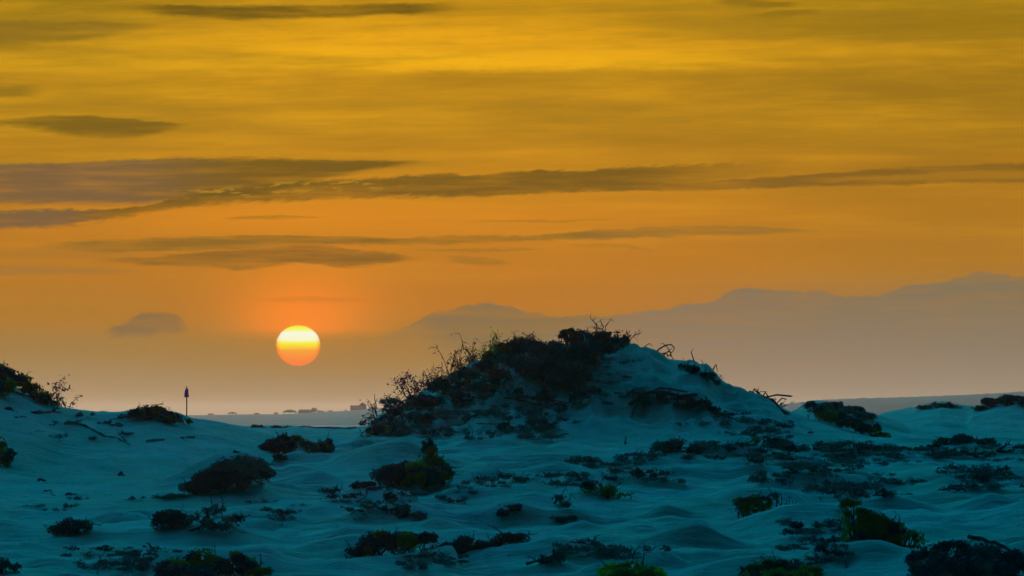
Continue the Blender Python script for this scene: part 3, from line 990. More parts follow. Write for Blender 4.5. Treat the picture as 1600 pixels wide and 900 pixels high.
shrub('dune_shrub', 'very dark bulky shrub filling the bottom right corner', [(1450, 877, 34, 28), (1490, 868, 40, 26), (1540, 872, 44, 26), (1585, 880, 34, 24), (1500, 895, 90, 20)], seed=22, twigs=12, leaf='dark', leaf2='pale')
shrub('dune_shrub', 'olive brown shrub at the bottom edge left of the tall dark one', [(1175, 893, 26, 14), (1215, 888, 34, 16), (1255, 894, 30, 12), (1215, 905, 60, 12)], leaf='green', leaf2='brown', seed=23, twigs=8, dens=.9)
shrub('dune_shrub', 'green low shrub on the open sand in the middle, below the big mound', [(925, 762, 22, 11), (950, 768, 24, 12), (975, 776, 14, 7)], leaf='green', leaf2='dark', seed=24, twigs=8, dens=.6, fill=.5)
shrub('dune_shrub', 'small grey-dark shrub slanting on the sand left of the green low one', [(785, 802, 13, 9), (805, 793, 14, 9)], leaf='dark', leaf2='pale', seed=25, dens=.6, twigs=6)
shrub('dune_shrub', 'flat oval grey shrub on the sand below the green low one', [(872, 813, 18, 6), (892, 810, 12, 6)], leaf='pale', leaf2='dark', seed=26, dens=.6, twigs=3)
shrub('dune_shrub', 'sparse thin shrub climbing left of the green low one', [(870, 778, 14, 12), (862, 793, 16, 10), (885, 790, 12, 10)], leaf='pale', leaf2='dark', seed=27, dens=.35, fill=.3, twigs=8)
shrub('dune_shrub', 'dark patchy shrub on the sloping sand above the smooth domed one', [(612, 795, 16, 11), (632, 800, 20, 12), (655, 806, 14, 8), (610, 780, 14, 10)], leaf='dark', leaf2='pale', seed=28, dens=.65, twigs=8)
shrub('dune_shrub', 'sparse speckled shrub left of the dark patchy one on the sloping sand', [(545, 797, 12, 9), (575, 790, 18, 9), (565, 810, 14, 7)], leaf='pale', leaf2='dark', seed=29, dens=.3, fill=.2, twigs=8)
shrub('dune_shrub', 'shrub cut by the left edge of the photo on the smooth slope', [(2, 700, 10, 18), (10, 716, 12, 18)], leaf='dark', leaf2='green', seed=30, twigs=5)
shrub('dune_shrub', 'dark shrub cut by the bottom left corner of the photo', [(4, 884, 16, 14), (24, 888, 14, 9)], leaf='dark', leaf2='pale', seed=31, twigs=6, dens=.7)
shrub('dune_shrub', 'sparse tufted shrub on the little sand hump left of the tall dark one', [(1290, 860, 26, 14), (1300, 880, 30, 10), (1320, 868, 18, 8)], leaf='pale', leaf2='dark', seed=32, dens=.35, fill=.25, twigs=9)

shrub('mound_shrub', 'grey green scrub covering the near side of the small mound right of the big one',
      [(1288, 640, 24, 7), (1318, 645, 26, 8), (1350, 652, 24, 8), (1275, 648, 18, 7), (1305, 658, 18, 7)], leaf='pale', leaf2='dark', seed=62, dens=.6, fill=.4, twigs=6)

shrub('dune_shrub', 'ragged thin shrub on the pale curved dune, above the little hump at lower right', [(1245, 820, 18, 7), (1228, 832, 12, 7)], leaf='pale', leaf2='dark', seed=63, dens=.5, fill=.3, twigs=8)

# ------------------------------------------------------------------ shrubs on the mounds and the skyline
shrub('skyline_shrub', 'dark bushy slope of leaves at the far left skyline', [(-10, 585, 30, 20), (20, 595, 26, 18), (45, 608, 22, 14), (66, 622, 20, 11), (0, 605, 30, 16), (82, 630, 10, 6)], leaf='dark', leaf2='green', seed=40, twigs=14, size=.05)
shrub('skyline_shrub', 'low dark shrub capping the small dune in front of the thin parasol', [(215, 648, 22, 11), (240, 645, 24, 13), (265, 653, 24, 11), (288, 659, 14, 6)], leaf='dark', leaf2='green', seed=41, twigs=8)
M1 = 'scrub on the big mound'
shrub('mound_shrub', 'largest and darkest shrub hanging over the top of the big mound',
      [(830, 545, 28, 16), (865, 556, 36, 26), (905, 560, 36, 28), (850, 580, 42, 26), (890, 592, 40, 26), (815, 572, 24, 18)], seed=42, group=M1, depthk=.5, twigs=10)
shrub('mound_shrub', 'dark shrub on the very summit of the big mound beside the forked dead branch', [(905, 528, 26, 12), (940, 528, 26, 12), (965, 534, 22, 12), (930, 545, 36, 12)], seed=43, group=M1, twigs=14, leaf2='brown', depthk=.5)
shrub('mound_shrub', 'flat-topped little shrub on the skyline left of the summit', [(886, 520, 13, 6), (898, 517, 12, 5), (880, 526, 10, 5)], seed=44, group=M1, leaf='brown', leaf2='dark', twigs=10, d=168)
shrub('mound_shrub', 'leafy green-edged shrub on the left shoulder of the big mound', [(790, 548, 22, 13), (812, 538, 20, 13), (770, 558, 20, 11)], leaf='dark', leaf2='green', seed=45, group=M1, twigs=14, depthk=.5)
shrub('mound_shrub', 'dark scrub halfway down the left flank of the big mound', [(700, 602, 34, 16), (740, 588, 34, 16), (760, 605, 34, 16), (720, 622, 30, 14)], seed=46, group=M1, depthk=.5, dens=.5, leaf2='pale')
shrub('mound_shrub', 'dark scrub low on the left flank of the big mound', [(630, 642, 30, 14), (665, 630, 34, 14), (600, 660, 26, 12), (650, 655, 34, 12)], seed=47, group=M1, depthk=.5, dens=.5, leaf2='pale')
shrub('mound_shrub', 'dark scrub at the left toe of the big mound where it meets the sand', [(590, 674, 24, 9), (625, 674, 30, 9), (575, 680, 16, 5)], seed=48, group=M1, depthk=.5, leaf2='green', dens=.6)
shrub('mound_shrub', 'band of dark scrub beneath the dead twigs on the big mound\'s left crest',
      [(655, 625, 24, 10), (690, 606, 26, 11), (725, 588, 26, 12), (760, 574, 24, 12), (790, 566, 22, 14), (780, 590, 28, 14), (745, 604, 24, 10)], seed=61, group=M1, depthk=.5, dens=.7, leaf2='pale', twigs=8)
shrub('mound_shrub', 'hanging dark scrub under the largest shrub on the big mound', [(800, 610, 24, 14), (850, 622, 22, 14), (905, 625, 18, 16), (925, 612, 14, 14), (876, 640, 12, 10)], seed=49, group=M1, depthk=.4, dens=.5, leaf2='pale', twigs=12)
shrub('mound_shrub', 'sparse grey scrub across the lower face of the big mound', [(720, 655, 26, 10), (765, 648, 24, 10), (790, 668, 24, 9), (690, 675, 24, 8), (840, 662, 22, 8), (770, 684, 18, 5)], leaf='pale', leaf2='dark', seed=50, group=M1, depthk=.4, dens=.4, fill=.3, twigs=8)
shrub('mound_shrub', 'dark strip of scrub along the right crest of the big mound', [(1085, 578, 16, 8), (1105, 588, 16, 8), (1070, 572, 12, 5), (1118, 598, 10, 6)], seed=51, group=M1, depthk=.5, twigs=10)
shrub('mound_shrub', 'dark arching scrub hanging in the middle of the big mound\'s bare right face', [(1005, 628, 20, 9), (1035, 620, 24, 9), (1065, 628, 26, 11), (1095, 634, 24, 11), (1115, 640, 14, 7)], seed=52, group=M1, depthk=.35, twigs=12, dens=.8)
shrub('mound_shrub', 'shrub at the right foot of the big mound under the arching scrub', [(1035, 700, 22, 12), (1060, 697, 26, 13), (1085, 704, 18, 8)], seed=53, group=M1, leaf='dark', leaf2='pale', twigs=10, dens=.8)
shrub('mound_shrub', 'ragged shrub low on the right end of the big mound', [(1190, 690, 20, 9), (1215, 692, 22, 9), (1235, 700, 12, 5)], seed=54, group=M1, leaf='dark', leaf2='green', twigs=8, dens=.7)
shrub('mound_shrub', 'slanting band of scrub running down the small mound right of the big one', [(1300, 652, 26, 10), (1330, 662, 24, 10), (1355, 672, 24, 11), (1378, 683, 16, 8), (1280, 644, 14, 6)], seed=55, leaf='dark', leaf2='green', twigs=8, dens=.8)
shrub('mound_shrub', 'dark low scrub capping the small rounded mound right of the big one', [(1268, 634, 18, 6), (1300, 634, 22, 6), (1335, 641, 20, 5)], seed=56, leaf='dark', leaf2='pale', dens=.8, twigs=3)
shrub('mound_shrub', 'dark shrub capping the mound at the right edge of the photo', [(1550, 629, 20, 8), (1580, 626, 24, 9), (1605, 628, 20, 10), (1530, 638, 14, 5)], seed=57, leaf='dark', twigs=4)
shrub('mound_shrub', 'thin dark cover on the broad low mound near the right edge', [(1470, 634, 22, 4), (1445, 637, 16, 3), (1492, 637, 14, 3)], seed=58, leaf='pale', leaf2='dark', twigs=1, dens=.7)
shrub('dune_shrub', 'low reddish dark shrub on the flat sand below the right edge mounds', [(1475, 691, 22, 6), (1505, 688, 26, 6), (1540, 691, 20, 5)], seed=59, leaf='dark', leaf2='brown', twigs=6, dens=.8)
shrub('skyline_shrub', 'thin dark line of scrub on the far crest in the gap beneath the sun', [(400, 669, 20, 3), (440, 670, 24, 3), (480, 671, 24, 3), (520, 673, 24, 3), (555, 672, 22, 4)], seed=60, d=233, dens=.9, twigs=1, depthk=.3)

# ------------------------------------------------------------------ dead wood along the skyline
RD = 'dead shrubs along the left crest of the big mound'
for i, (px, py, w, h, n_, lf, nl, lab) in enumerate([
        (592, 652, 26, 34, 4, 'brown', 30, 'lowest bare twigs at the left toe of the big mound\'s crest'),
        (618, 640, 28, 26, 5, 'brown', 70, 'spiky dead shrub, second up the left crest of the big mound'),
        (648, 622, 34, 34, 7, 'plum', 240, 'leafy reddish dead shrub low on the left crest of the big mound'),
        (668, 612, 26, 34, 6, 'plum', 160, 'reddish bare shrub beside the leafy one on the left crest of the big mound'),
        (690, 601, 28, 28, 5, 'brown', 90, 'twiggy shrub on the left crest of the big mound, below the tallest purple one'),
        (712, 590, 24, 42, 5, 'plum', 60, 'tallest purple stick-like shrub midway up the left crest of the big mound'),
        (730, 584, 24, 30, 5, 'brown', 130, 'thin brown shrub right above the tallest purple one'),
        (746, 574, 20, 40, 4, 'green', 60, 'upright bare branch with green leaves at its foot on the left crest'),
        (768, 566, 36, 30, 7, 'yellow', 260, 'yellow-green leafy shrub on the left crest of the big mound'),
        (785, 556, 26, 24, 6, 'green', 180, 'green leafy twigs above the yellow-green shrub on the left crest'),
        (820, 542, 34, 28, 6, 'brown', 120, 'brown tangle near the top of the left crest of the big mound'),
        (838, 536, 22, 26, 4, 'plum', 20, 'thin dead twigs left of the flat-topped shrub on the big mound')]):
    dead_shrub('dead_shrub', lab, px, py + 2, w * 1.15, h * 1.15, n_ + 3, 0.022, int(nl * 1.2), lf, group=RD, d=168, seed=i, wood=REDWOOD if lf == 'plum' else WOOD, leaf_size=.045)
dead_shrub('dead_shrub', 'tall forked dead branch standing on the summit of the big mound', 938, 528, 22, 36, 3, .030, 0, d=168, seed=30, spread=.45, curl=.4, wood=WOOD)
dead_shrub('dead_shrub', 'short leaning dead twigs just right of the summit fork', 952, 528, 24, 24, 4, .022, 40, 'brown', d=168, seed=31, lean=.5)
dead_shrub('dead_shrub', 'tangle of dead twigs at the right end of the summit', 975, 538, 26, 28, 6, .020, 60, 'brown', d=168, seed=32, lean=.3)
dead_shrub('dead_shrub', 'purple feathery dead shrub leaning left at the far left skyline', 92, 634, 30, 52, 4, .020, 170, 'plum', d=152, seed=33, lean=-.55, wood=REDWOOD, leaf_size=.05, spread=.35)
dead_shrub('dead_shrub', 'thin curved twigs at the right end of the far left skyline scrub', 106, 637, 16, 34, 3, .018, 50, 'brown', d=152, seed=34, lean=.15, wood=REDWOOD, spread=.4)


S_ = Sticks()
rg = np.random.RandomState(64)
for i in range(9):
    px = 1000 + 54 * (i + rg.rand()) / 9
    branch(S_, at(px, 551 + (px - 1000) * .12, 168), Vector((rg.normal() * .6 + .4, rg.normal() * .3, .9)), .42 * (.6 + .7 * rg.rand()), .024, rg, 1, .26, .45)
S_.add([at(1024, 552, 168), at(1030, 545, 168.1), at(1040, 539.5, 168), at(1049, 538.5, 167.9), at(1054, 543, 168), at(1051, 550, 168)], [.03, .028, .025, .022, .018, .012], 5)
S_.add([at(1003, 548, 168), at(1008, 541, 168), at(1015, 536.5, 168), at(1019, 541, 168)], [.022, .02, .016, .01], 5)
o = at(1020, 549, 168)
ob = S_.build('dead_branches', WOOD, None, o)
ob.location = o
tag(ob, 'bare branches looping in arches on the bare crest right of the summit', 'dead branches')

S_ = Sticks()
rg = np.random.RandomState(77)
for i in range(16):
    t = rg.rand()
    px, py = 1074 + 46 * t, 568 + 28 * t
    branch(S_, at(px, py + 3, 168), Vector((rg.normal() * .7, rg.normal() * .3, 1)), .34 * (.5 + rg.rand()), .022, rg, 1, .05, .7)
S_.add([at(1112, 600, 168), at(1110, 588, 168), at(1114, 577, 168.1), at(1119, 569, 168), at(1121, 580, 167.9)], [.04, .034, .026, .018, .01], 5)
S_.add([at(1096, 586, 168), at(1092, 574, 168), at(1084, 563, 168), at(1080, 550, 168.1), at(1083, 545, 168)], [.036, .03, .024, .018, .012], 5)
o = at(1095, 585, 168)
ob = S_.build('dead_branches', REDWOOD, None, o)
ob.location = o
tag(ob, 'crooked reddish dead branches above the scrub strip on the right crest of the big mound', 'dead branches')

S_ = Sticks()
for pts, r in (([(1116, 592), (1122, 600), (1136, 604), (1150, 612), (1164, 618)], .05), ([(1128, 606), (1145, 612), (1165, 622)], .035),
               ([(1112, 580), (1118, 594), (1122, 606), (1140, 618)], .04)):
    S_.add([at(a_[0], a_[1] - 1, 167.6) for a_ in pts], [r * (1 - .1 * i) for i in range(len(pts))], 6)
o = at(1130, 606, 167.6)
ob = S_.build('fallen_branch', GREYWOOD, None, o)
ob.location = o
tag(ob, 'fallen branch lying along the steep right crest of the big mound', 'branch')

S_ = Sticks()
for pts, r in (([(1170, 612), (1180, 618), (1195, 622), (1208, 626), (1216, 636), (1226, 648), (1232, 657)], .075), ([(1216, 638), (1230, 646), (1246, 655)], .05),
               ([(1200, 620), (1214, 617), (1236, 619)], .032), ([(1174, 616), (1178, 608), (1186, 616)], .035), ([(1190, 622), (1196, 613), (1200, 620)], .03),
               ([(1212, 632), (1222, 622), (1228, 624)], .024), ([(1206, 628), (1214, 640), (1220, 652)], .05), ([(1178, 618), (1170, 613), (1166, 620)], .04)):
    S_.add([at(a_[0], a_[1], 167.2) for a_ in pts], [r * (1 - .07 * i) for i in range(len(pts))], 6)
rg = np.random.RandomState(5)
for i in range(14):
    t = rg.rand()
    branch(S_, at(1170 + 55 * t, 616 + 22 * t * t, 167.2), Vector((rg.normal(), rg.normal() * .3, .7)), .22 * (.5 + rg.rand()), .02, rg, 1, .06, .7)
o = at(1205, 630, 167.2)
ob = S_.build('dead_branches', GREYWOOD, None, o)
ob.location = o
tag(ob, "thick dead branches with a long stick pointing right at the big mound's right end", 'dead branches')

S_ = Sticks()
for pts, r in (([(984, 632), (995, 622), (1012, 614), (1035, 612), (1060, 618), (1080, 628), (1105, 636), (1128, 646)], .07), ([(1060, 620), (1085, 616), (1104, 622), (1112, 640)], .05),
               ([(1010, 616), (1030, 606), (1050, 608), (1070, 612)], .035), ([(1112, 640), (1130, 650), (1150, 656)], .04), ([(1000, 622), (990, 640), (986, 652)], .03)):
    S_.add([at(a_[0], a_[1], hit(a_[0], a_[1]) - .12) for a_ in pts], [r * (1 - .07 * i) for i in range(len(pts))], 6)
o = at(1050, 620, hit(1050, 620))
ob = S_.build('exposed_roots', GREYWOOD, None, o)
ob.location = o
tag(ob, 'exposed arching roots on the bare right face of the big mound', 'roots')

# ------------------------------------------------------------------ driftwood and litter pieces
stick('driftwood_log', 'short straight dark log lying level on the smooth left slope', [(228, 690), (241, 689.5), (255, 688.5)], .075, taper=.15)
stick('driftwood_log', 'short faint log on the left slope right of the straight dark one', [(284, 685), (295, 684), (304, 684)], .06, wood=GREYWOOD, taper=.2)
stick('driftwood', 'long dark stick lying flat under the far left skyline scrub', [(50, 646), (70, 645), (95, 645)], .07, forks=3, seed=2)
stick('driftwood', 'dark stump of wood under the skyline scrub close to the left edge', [(8, 640), (18, 641), (28, 646)], .08, forks=2, seed=3)
stick('driftwood', 'stub of wood just below the dark stump near the left edge', [(24, 653), (32, 652), (40, 652)], .06, seed=4)
stick('driftwood', 'curved stick low on the upper left slope', [(46, 678), (58, 674), (72, 675)], .035, forks=1, seed=5)
stick('driftwood', 'long broken line of wood slanting down the left slope', [(104, 660), (124, 664), (140, 670), (152, 676), (166, 683), (184, 685), (202, 695)], .055, forks=2, seed=6)
stick('driftwood', 'small forked stick above the long slanting wood on the left slope', [(172, 664), (180, 664), (188, 662)], .045, forks=2, seed=7)
stick('driftwood', 'short hooked stick beneath the long flat one on the left slope', [(76, 664), (84, 665), (90, 661), (82, 659)], .04, seed=8)
stick('driftwood', 'reddish piece of wood lying across the sand on top of the wedge-shaped shrub', [(366, 706), (376, 708), (386, 707)], .055, wood=REDWOOD, seed=9)
stick('driftwood', 'bent dark stick on the open left sand', [(70, 768), (78, 766), (80, 773), (86, 775)], .05, seed=10, forks=1)
stick('driftwood', 'flat short stick right of the bent one on the open left sand', [(103, 774), (113, 773), (123, 774)], .05, seed=11)
stick('driftwood', 'tiny dark lump of wood on the middle of the smooth left slope', [(187, 743), (191, 742), (195, 744)], .06, seed=12)
stick('driftwood', 'small flat stick high on the open left sand', [(59, 751), (65, 749), (72, 750)], .035, seed=13, d=107.2)
stick('driftwood', 'reddish long stick with a split end just above the wide shrub at bottom left', [(224, 855), (236, 857), (248, 858), (258, 857)], .055, wood=REDWOOD, forks=2, seed=14)
stick('driftwood', 'short reddish stick left of the long split one at bottom left', [(194, 859), (201, 858), (208, 856)], .05, wood=REDWOOD, seed=15)
stick('driftwood', 'upright broken stump in the sand below the reddish sticks at bottom left', [(234, 877), (236, 870), (233, 866)], .07, forks=1, seed=16)
stick('driftwood', 'short stick stuck upright in the curved sand crest on the right', [(1288, 788), (1284, 782), (1281, 777)], .05, seed=17, wood=GREYWOOD)
stick('driftwood', 'thin stick standing upright at the foot of the big mound\'s right face', [(977, 694), (977, 688), (978, 682)], .04, seed=18)
stick('driftwood', 'tiny dark lump on the sand at the middle foot of the big mound', [(880, 680), (884, 679), (888, 679)], .06, seed=19)
stick('driftwood', 'tiny dark lump low on the right face of the big mound', [(1263, 677), (1267, 676.5), (1271, 677)], .05, seed=20)
stick('driftwood_branch', 'dark arching branch lying over the bulky shrub in the bottom right corner', [(1512, 838), (1530, 841), (1545, 848), (1560, 850), (1578, 860), (1594, 872)], .05, forks=1, seed=21, d=103, wood=GREYWOOD)
stick('driftwood_branch', 'dark crooked branch at the left side of the big tall shrub at lower right', [(1310, 820), (1318, 828), (1328, 836), (1318, 842)], .06, forks=1, seed=22, wood=GREYWOOD)
stick('driftwood_branch', 'slanting dark stick on the sand behind the yellow-green shrub', [(950, 855), (965, 858), (985, 865), (1002, 870)], .05, forks=2, seed=23, wood=GREYWOOD)
stick('driftwood_branch', 'long thin stick on the sand right of the grey sparse shrub at bottom centre', [(872, 847), (890, 849), (910, 850)], .035, forks=1, seed=24, wood=GREYWOOD)

rg = np.random.RandomState(91)
for i in range(22):
    x0 = 1050 + 540 * (i + rg.rand()) / 22
    y0 = 694 + 24 * rg.rand()
    L = 14 + 26 * rg.rand()
    pts = [(x0, y0), (x0 + L * .35, y0 - 1.5 + 3 * rg.rand()), (x0 + L * .7, y0 - 2 + 4 * rg.rand()), (x0 + L, y0 + 4 * rg.rand() - 2)]
    stick('driftwood_branch', 'dark dead branch lying flat in the littered band at the big mound\'s right foot', pts, .05 + .03 * rg.rand(), forks=2, seed=40 + i, rise=0.15,
          group='dead branches in the littered band', wood=GREYWOOD if i % 2 else WOOD, lift=.02)

# ------------------------------------------------------------------ scattered tufts of creeping plants
protos = []
for k in range(10):
    rng = np.random.RandomState(300 + k)
    C_, N_ = [], []
    nl = rng.randint(3, 8)
    for _ in range(nl):
        c = np.array([rng.normal() * .26, rng.normal() * .22, .02 + .05 * rng.rand()])
        n_ = rng.randint(22, 60)
        w = rng.normal(size=(n_, 3))
        w /= np.linalg.norm(w, axis=1, keepdims=True)
        w[:, 2] = np.abs(w[:, 2])
        C_.append(c + w * np.array([.15, .13, .10 + .08 * rng.rand()]) * (rng.rand(n_) ** .5)[:, None])
        N_.append(w)
    C_ = np.concatenate(C_)
    v = leaf_arrays(C_, np.concatenate(N_), np.full(len(C_), .04), rng)
    ns = Sticks()
    for _ in range(4):
        branch(ns, Vector((rng.normal() * .2, rng.normal() * .2, 0)), Vector((rng.normal(), rng.normal(), .5)), .3, .012, rng, 1, .08, .6)
    sv_f = [tuple(i + len(v) for i in f) for f in ns.f]
    allv = np.concatenate([v, np.array(ns.v)])
    flat = list(range(len(v)))
    tot = [4] * (len(v) // 4)
    for f in sv_f:
        flat += list(f)
        tot.append(len(f))
    st = np.concatenate([[0], np.cumsum(tot)[:-1]])
    ob = mesh_from('creeping_tuft', allv, flat, st, tot, LEAF[['dark', 'litter', 'litter', 'pale', 'litter'][k % 5]], False)
    protos.append(ob.data)
    bpy.data.objects.remove(ob)

ZONES = [  # columns, rows, count, size, label, group
    ((1060, 1600), (698, 722), 62, 1.0, 'dark creeping tuft in the littered band between the big mound\'s foot and the right edge', 'creeping tufts in the littered band'),
    ((1175, 1300), (722, 770), 16, .9, 'small creeping tuft on the sand above the curved crest on the right', 'creeping tufts above the curved crest'),
    ((1285, 1425), (722, 785), 26, 1.0, 'small creeping tuft on the sand above the big tall shrub at lower right', 'creeping tufts above the tall shrub'),
    ((1470, 1600), (732, 772), 18, 1.1, 'creeping tuft on the sand near the right edge, above the long pale ridge', 'creeping tufts near the right edge'),
    ((905, 1045), (712, 760), 20, .9, 'creeping tuft on the sand right under the big mound, above the green low shrub', 'creeping tufts under the big mound'),
    ((750, 905), (745, 762), 16, .8, 'flat creeping tuft in the row leading to the green low shrub', 'creeping tufts in a row'),
    ((515, 670), (766, 790), 14, .8, 'creeping tuft on the slope above the dark patchy shrub', 'creeping tufts above the patchy shrub'),
    ((400, 475), (785, 815), 10, .7, 'faint creeping tuft on the sand edge left of the patchy shrubs', 'creeping tufts on the sand edge'),
    ((665, 735), (765, 787), 7, .8, 'creeping tuft on the pale ridge right of the broad dome-shaped shrub', 'creeping tufts on the pale ridge'),
    ((135, 250), (862, 896), 14, .9, 'creeping tuft on the sand left of the wide shrub at bottom left', 'creeping tufts at bottom left'),
    ((870, 1000), (850, 880), 14, .9, 'creeping tuft on the sand behind the yellow-green shrub', 'creeping tufts behind the yellow-green shrub'),
    ((640, 720), (868, 896), 10, .8, 'creeping tuft on the sand below the smooth domed shrub', 'creeping tufts at the bottom centre'),
    ((1225, 1335), (812, 885), 18, .8, 'creeping tuft on the little sand hump left of the big tall shrub', 'creeping tufts on the little hump'),
    ((600, 900), (610, 690), 46, 1.2, 'creeping tuft on the scrubby left flank of the big mound', 'creeping tufts on the left flank'),
    ((925, 1005), (560, 650), 18, .9, 'hanging tuft on the bare face of the big mound right of its largest shrub', 'hanging tufts on the bare face'),
    ((1090, 1230), (650, 700), 18, .9, 'creeping tuft low on the right side of the big mound', 'creeping tufts on the right flank'),
    ((10, 130), (765, 800), 5, .6, 'tiny creeping tuft on the open sand at left', 'creeping tufts on the open left sand'),
    ((60, 200), (650, 690), 8, .7, 'tiny creeping tuft on the upper left slope', 'creeping tufts on the upper left slope'),
    ((160, 290), (775, 785), 6, .6, 'tiny creeping tuft left of the wedge-shaped shrub', 'creeping tufts by the wedge-shaped shrub'),
]
rg = np.random.RandomState(42)
n_all = 0
for (x0, x1), (y0, y1), n_, sc, lab, grp in ZONES:
    for i in range(n_):
        px = x0 + (x1 - x0) * rg.rand()
        py = y0 + (y1 - y0) * rg.rand()
        d = hit(px, py)
        p = at(px, py, d)
        gz = float(ground(p.x, p.y))
        o = bpy.data.objects.new('creeping_tuft', protos[rg.randint(len(protos))])
        COL.objects.link(o)
        o.location = (p.x, p.y, gz - .01)
        s_ = sc * (.5 + .8 * rg.rand())
        o.scale = (s_ * (1 + .6 * rg.rand()), s_, s_ * (.6 + .6 * rg.rand()))
        o.rotation_euler = (0, 0, rg.rand() * .7 - .35 + (math.pi if rg.rand() < .5 else 0))
        tag(o, lab, 'creeping plant', grp)

# ------------------------------------------------------------------ furled parasol beyond the small dune
PD = 380.0
pp = at(291.5, 660, PD)
root = empty('furled_parasol', pp)
tag(root, 'furled purple parasol on a thin pole behind the small dune at left', 'parasol')
PURPLE = mat('purple_fabric', (0.62, 0.07, 0.50), 0.8, col2=(0.5, 0.05, 0.42), scale=3, trans=0.6, tcol=(0.95, 0.06, 0.7))
POLE = mat('weathered_pole', (0.16, 0.11, 0.09), 0.6, col2=(0.10, 0.07, 0.06), scale=8)
k = PD / F
S_ = Sticks()
zt = (660 - 607) * k
S_.add([Vector((0, 0, -.2)), Vector((.01, 0, zt * .5)), Vector((0, 0, zt))], [.055, .05, .045], 8)
S_.build('pole', POLE, root)
prof = [(605.5, .5), (607, 1.2), (609, 2.2), (612, 2.8), (615, 3.1), (618, 3.3), (620, 3.6), (620.6, 2.9)]
V_, Q_ = [], []
ns = 16
for j, (py, r) in enumerate(prof):
    for i in range(ns):
        an = 2 * math.pi * i / ns
        r2 = r * k * (1 + .14 * (1 if i % 2 else -1) * min(1, j / 3))
        V_.append((r2 * math.cos(an) + (.02 if j < 3 else 0), r2 * math.sin(an), (660 - py) * k))
for j in range(len(prof) - 1):
    for i in range(ns):
        i2 = (i + 1) % ns
        Q_.append((j * ns + i, (j + 1) * ns + i, (j + 1) * ns + i2, j * ns + i2))
quads('furled_canopy', np.array(V_), Q_, PURPLE, True, root)
S_ = Sticks()
S_.add([Vector((.02, 0, (660 - 606) * k)), Vector((.03, 0, (660 - 603.6) * k))], [.04, .015], 6)
S_.build('finial', POLE, root)

# ------------------------------------------------------------------ far shore
EARTH = mat('far_scrub_slope', (0.16, 0.09, 0.085), 0.95, col2=(0.20, 0.13, 0.12), scale=.03)
WALLM = mat('far_render', (0.30, 0.26, 0.24), 0.9, col2=(0.24, 0.21, 0.2), scale=.3)
ROOFM = mat('far_roof', (0.13, 0.07, 0.06), 0.9, col2=(0.09, 0.05, 0.045), scale=.5)
THATCH = mat('thatch', (0.12, 0.08, 0.05), 0.95, col2=(0.08, 0.055, 0.04), scale=2)
LEAF['far'] = mat('far_leaf', (0.05, 0.06, 0.04), 0.9, col2=(0.08, 0.08, 0.05), scale=.4)


def ridge_land(name, prof, d, depth_, label, wob=.6, seed=0):
    us = np.arange(prof[0][0], prof[-1][0] + .1, 1.5)
    tops = EYE - d * (np.interp(us, [p[0] for p in prof], [p[1] for p in prof]) - HY) / F
    tops = tops + fbm(us * .12 + seed, us * 0 + seed, 4) * wob
    ts = np.array([-1.0, -.7, -.4, -.18, -.06, 0, .1, .4, 1.0])
    sh = np.array([-.15, .35, .72, .92, .985, 1.0, .99, .7, -.1])
    UU, TT = np.meshgrid(us, ts)
    yy = d + TT * depth_
    xx = (UU - 800) / F * d
    zz = -1.0 + (tops[None] + 1.0) * sh[:, None] + fbm(UU * .2, TT * 6 + seed, 3) * .5 * (np.abs(TT) > .03)
    id_ = np.arange(UU.size).reshape(UU.shape)
    q_ = np.stack([id_[:-1, :-1], id_[:-1, 1:], id_[1:, 1:], id_[1:, :-1]], -1).reshape(-1, 4)
    o = quads(name, np.stack([xx, yy, zz], -1).reshape(-1, 3), q_, EARTH)
    tag(o, label, 'headland', kind='structure')
    return o


LD, RD_ = 4000.0, 4000.0
ridge_land('headland', [(-200, 652), (180, 650), (300, 649), (360, 648), (440, 647), (500, 645), (560, 641), (610, 637), (760, 637), (900, 650), (960, 662)], LD, 1500, 'low far shore under the sun', .5, 3)
ridge_land('headland', [(1050, 650), (1180, 634), (1225, 631.5), (1290, 624), (1350, 622), (1430, 620), (1500, 617), (1560, 614), (1600, 612), (1800, 610), (2100, 618)], RD_, 120, 'long far headland rising to the right', 1.0, 9)


def far_z(d, py):
    return EYE - d * (py - HY) / F


def prism(name, base_pts, z0, z1, parent, m):
    n_ = len(base_pts)
    v = [(x, y, z0) for x, y in base_pts] + [(x, y, z1) for x, y in base_pts]
    f = [[i, (i + 1) % n_, n_ + (i + 1) % n_, n_ + i] for i in range(n_)] + [list(range(n_))[::-1], list(range(n_, 2 * n_))]
    flat = [i for q_ in f for i in q_]
    tot = [len(q_) for q_ in f]
    return mesh_from(name, np.array(v, float), flat, np.concatenate([[0], np.cumsum(tot)[:-1]]), tot, m, False, parent)


def gable(name, x0, x1, y0, y1, z0, z1, parent, m, axis='y', over=.25, hip=0.0):
    """pitched roof with its ridge along x ('x') or along y ('y')"""
    x0 -= over
    x1 += over
    y0 -= over
    y1 += over
    if axis == 'x':
        ym = (y0 + y1) / 2
        v = [(x0, y0, z0), (x1, y0, z0), (x1, y1, z0), (x0, y1, z0), (x0 + hip, ym, z1), (x1 - hip, ym, z1)]
        f = [[0, 1, 5, 4], [2, 3, 4, 5], [1, 2, 5], [3, 0, 4], [3, 2, 1, 0]]
    else:
        xm = (x0 + x1) / 2
        v = [(x0, y0, z0), (x1, y0, z0), (x1, y1, z0), (x0, y1, z0), (xm, y0 + hip, z1), (xm, y1 - hip, z1)]
        f = [[0, 1, 4], [1, 2, 5, 4], [2, 3, 5], [3, 0, 4, 5], [3, 2, 1, 0]]
    flat = [i for q_ in f for i in q_]
    tot = [len(q_) for q_ in f]
    return mesh_from(name, np.array(v, float), flat, np.concatenate([[0], np.cumsum(tot)[:-1]]), tot, m, False, parent)


def xat(px, d):
    return (px - 800) / F * d


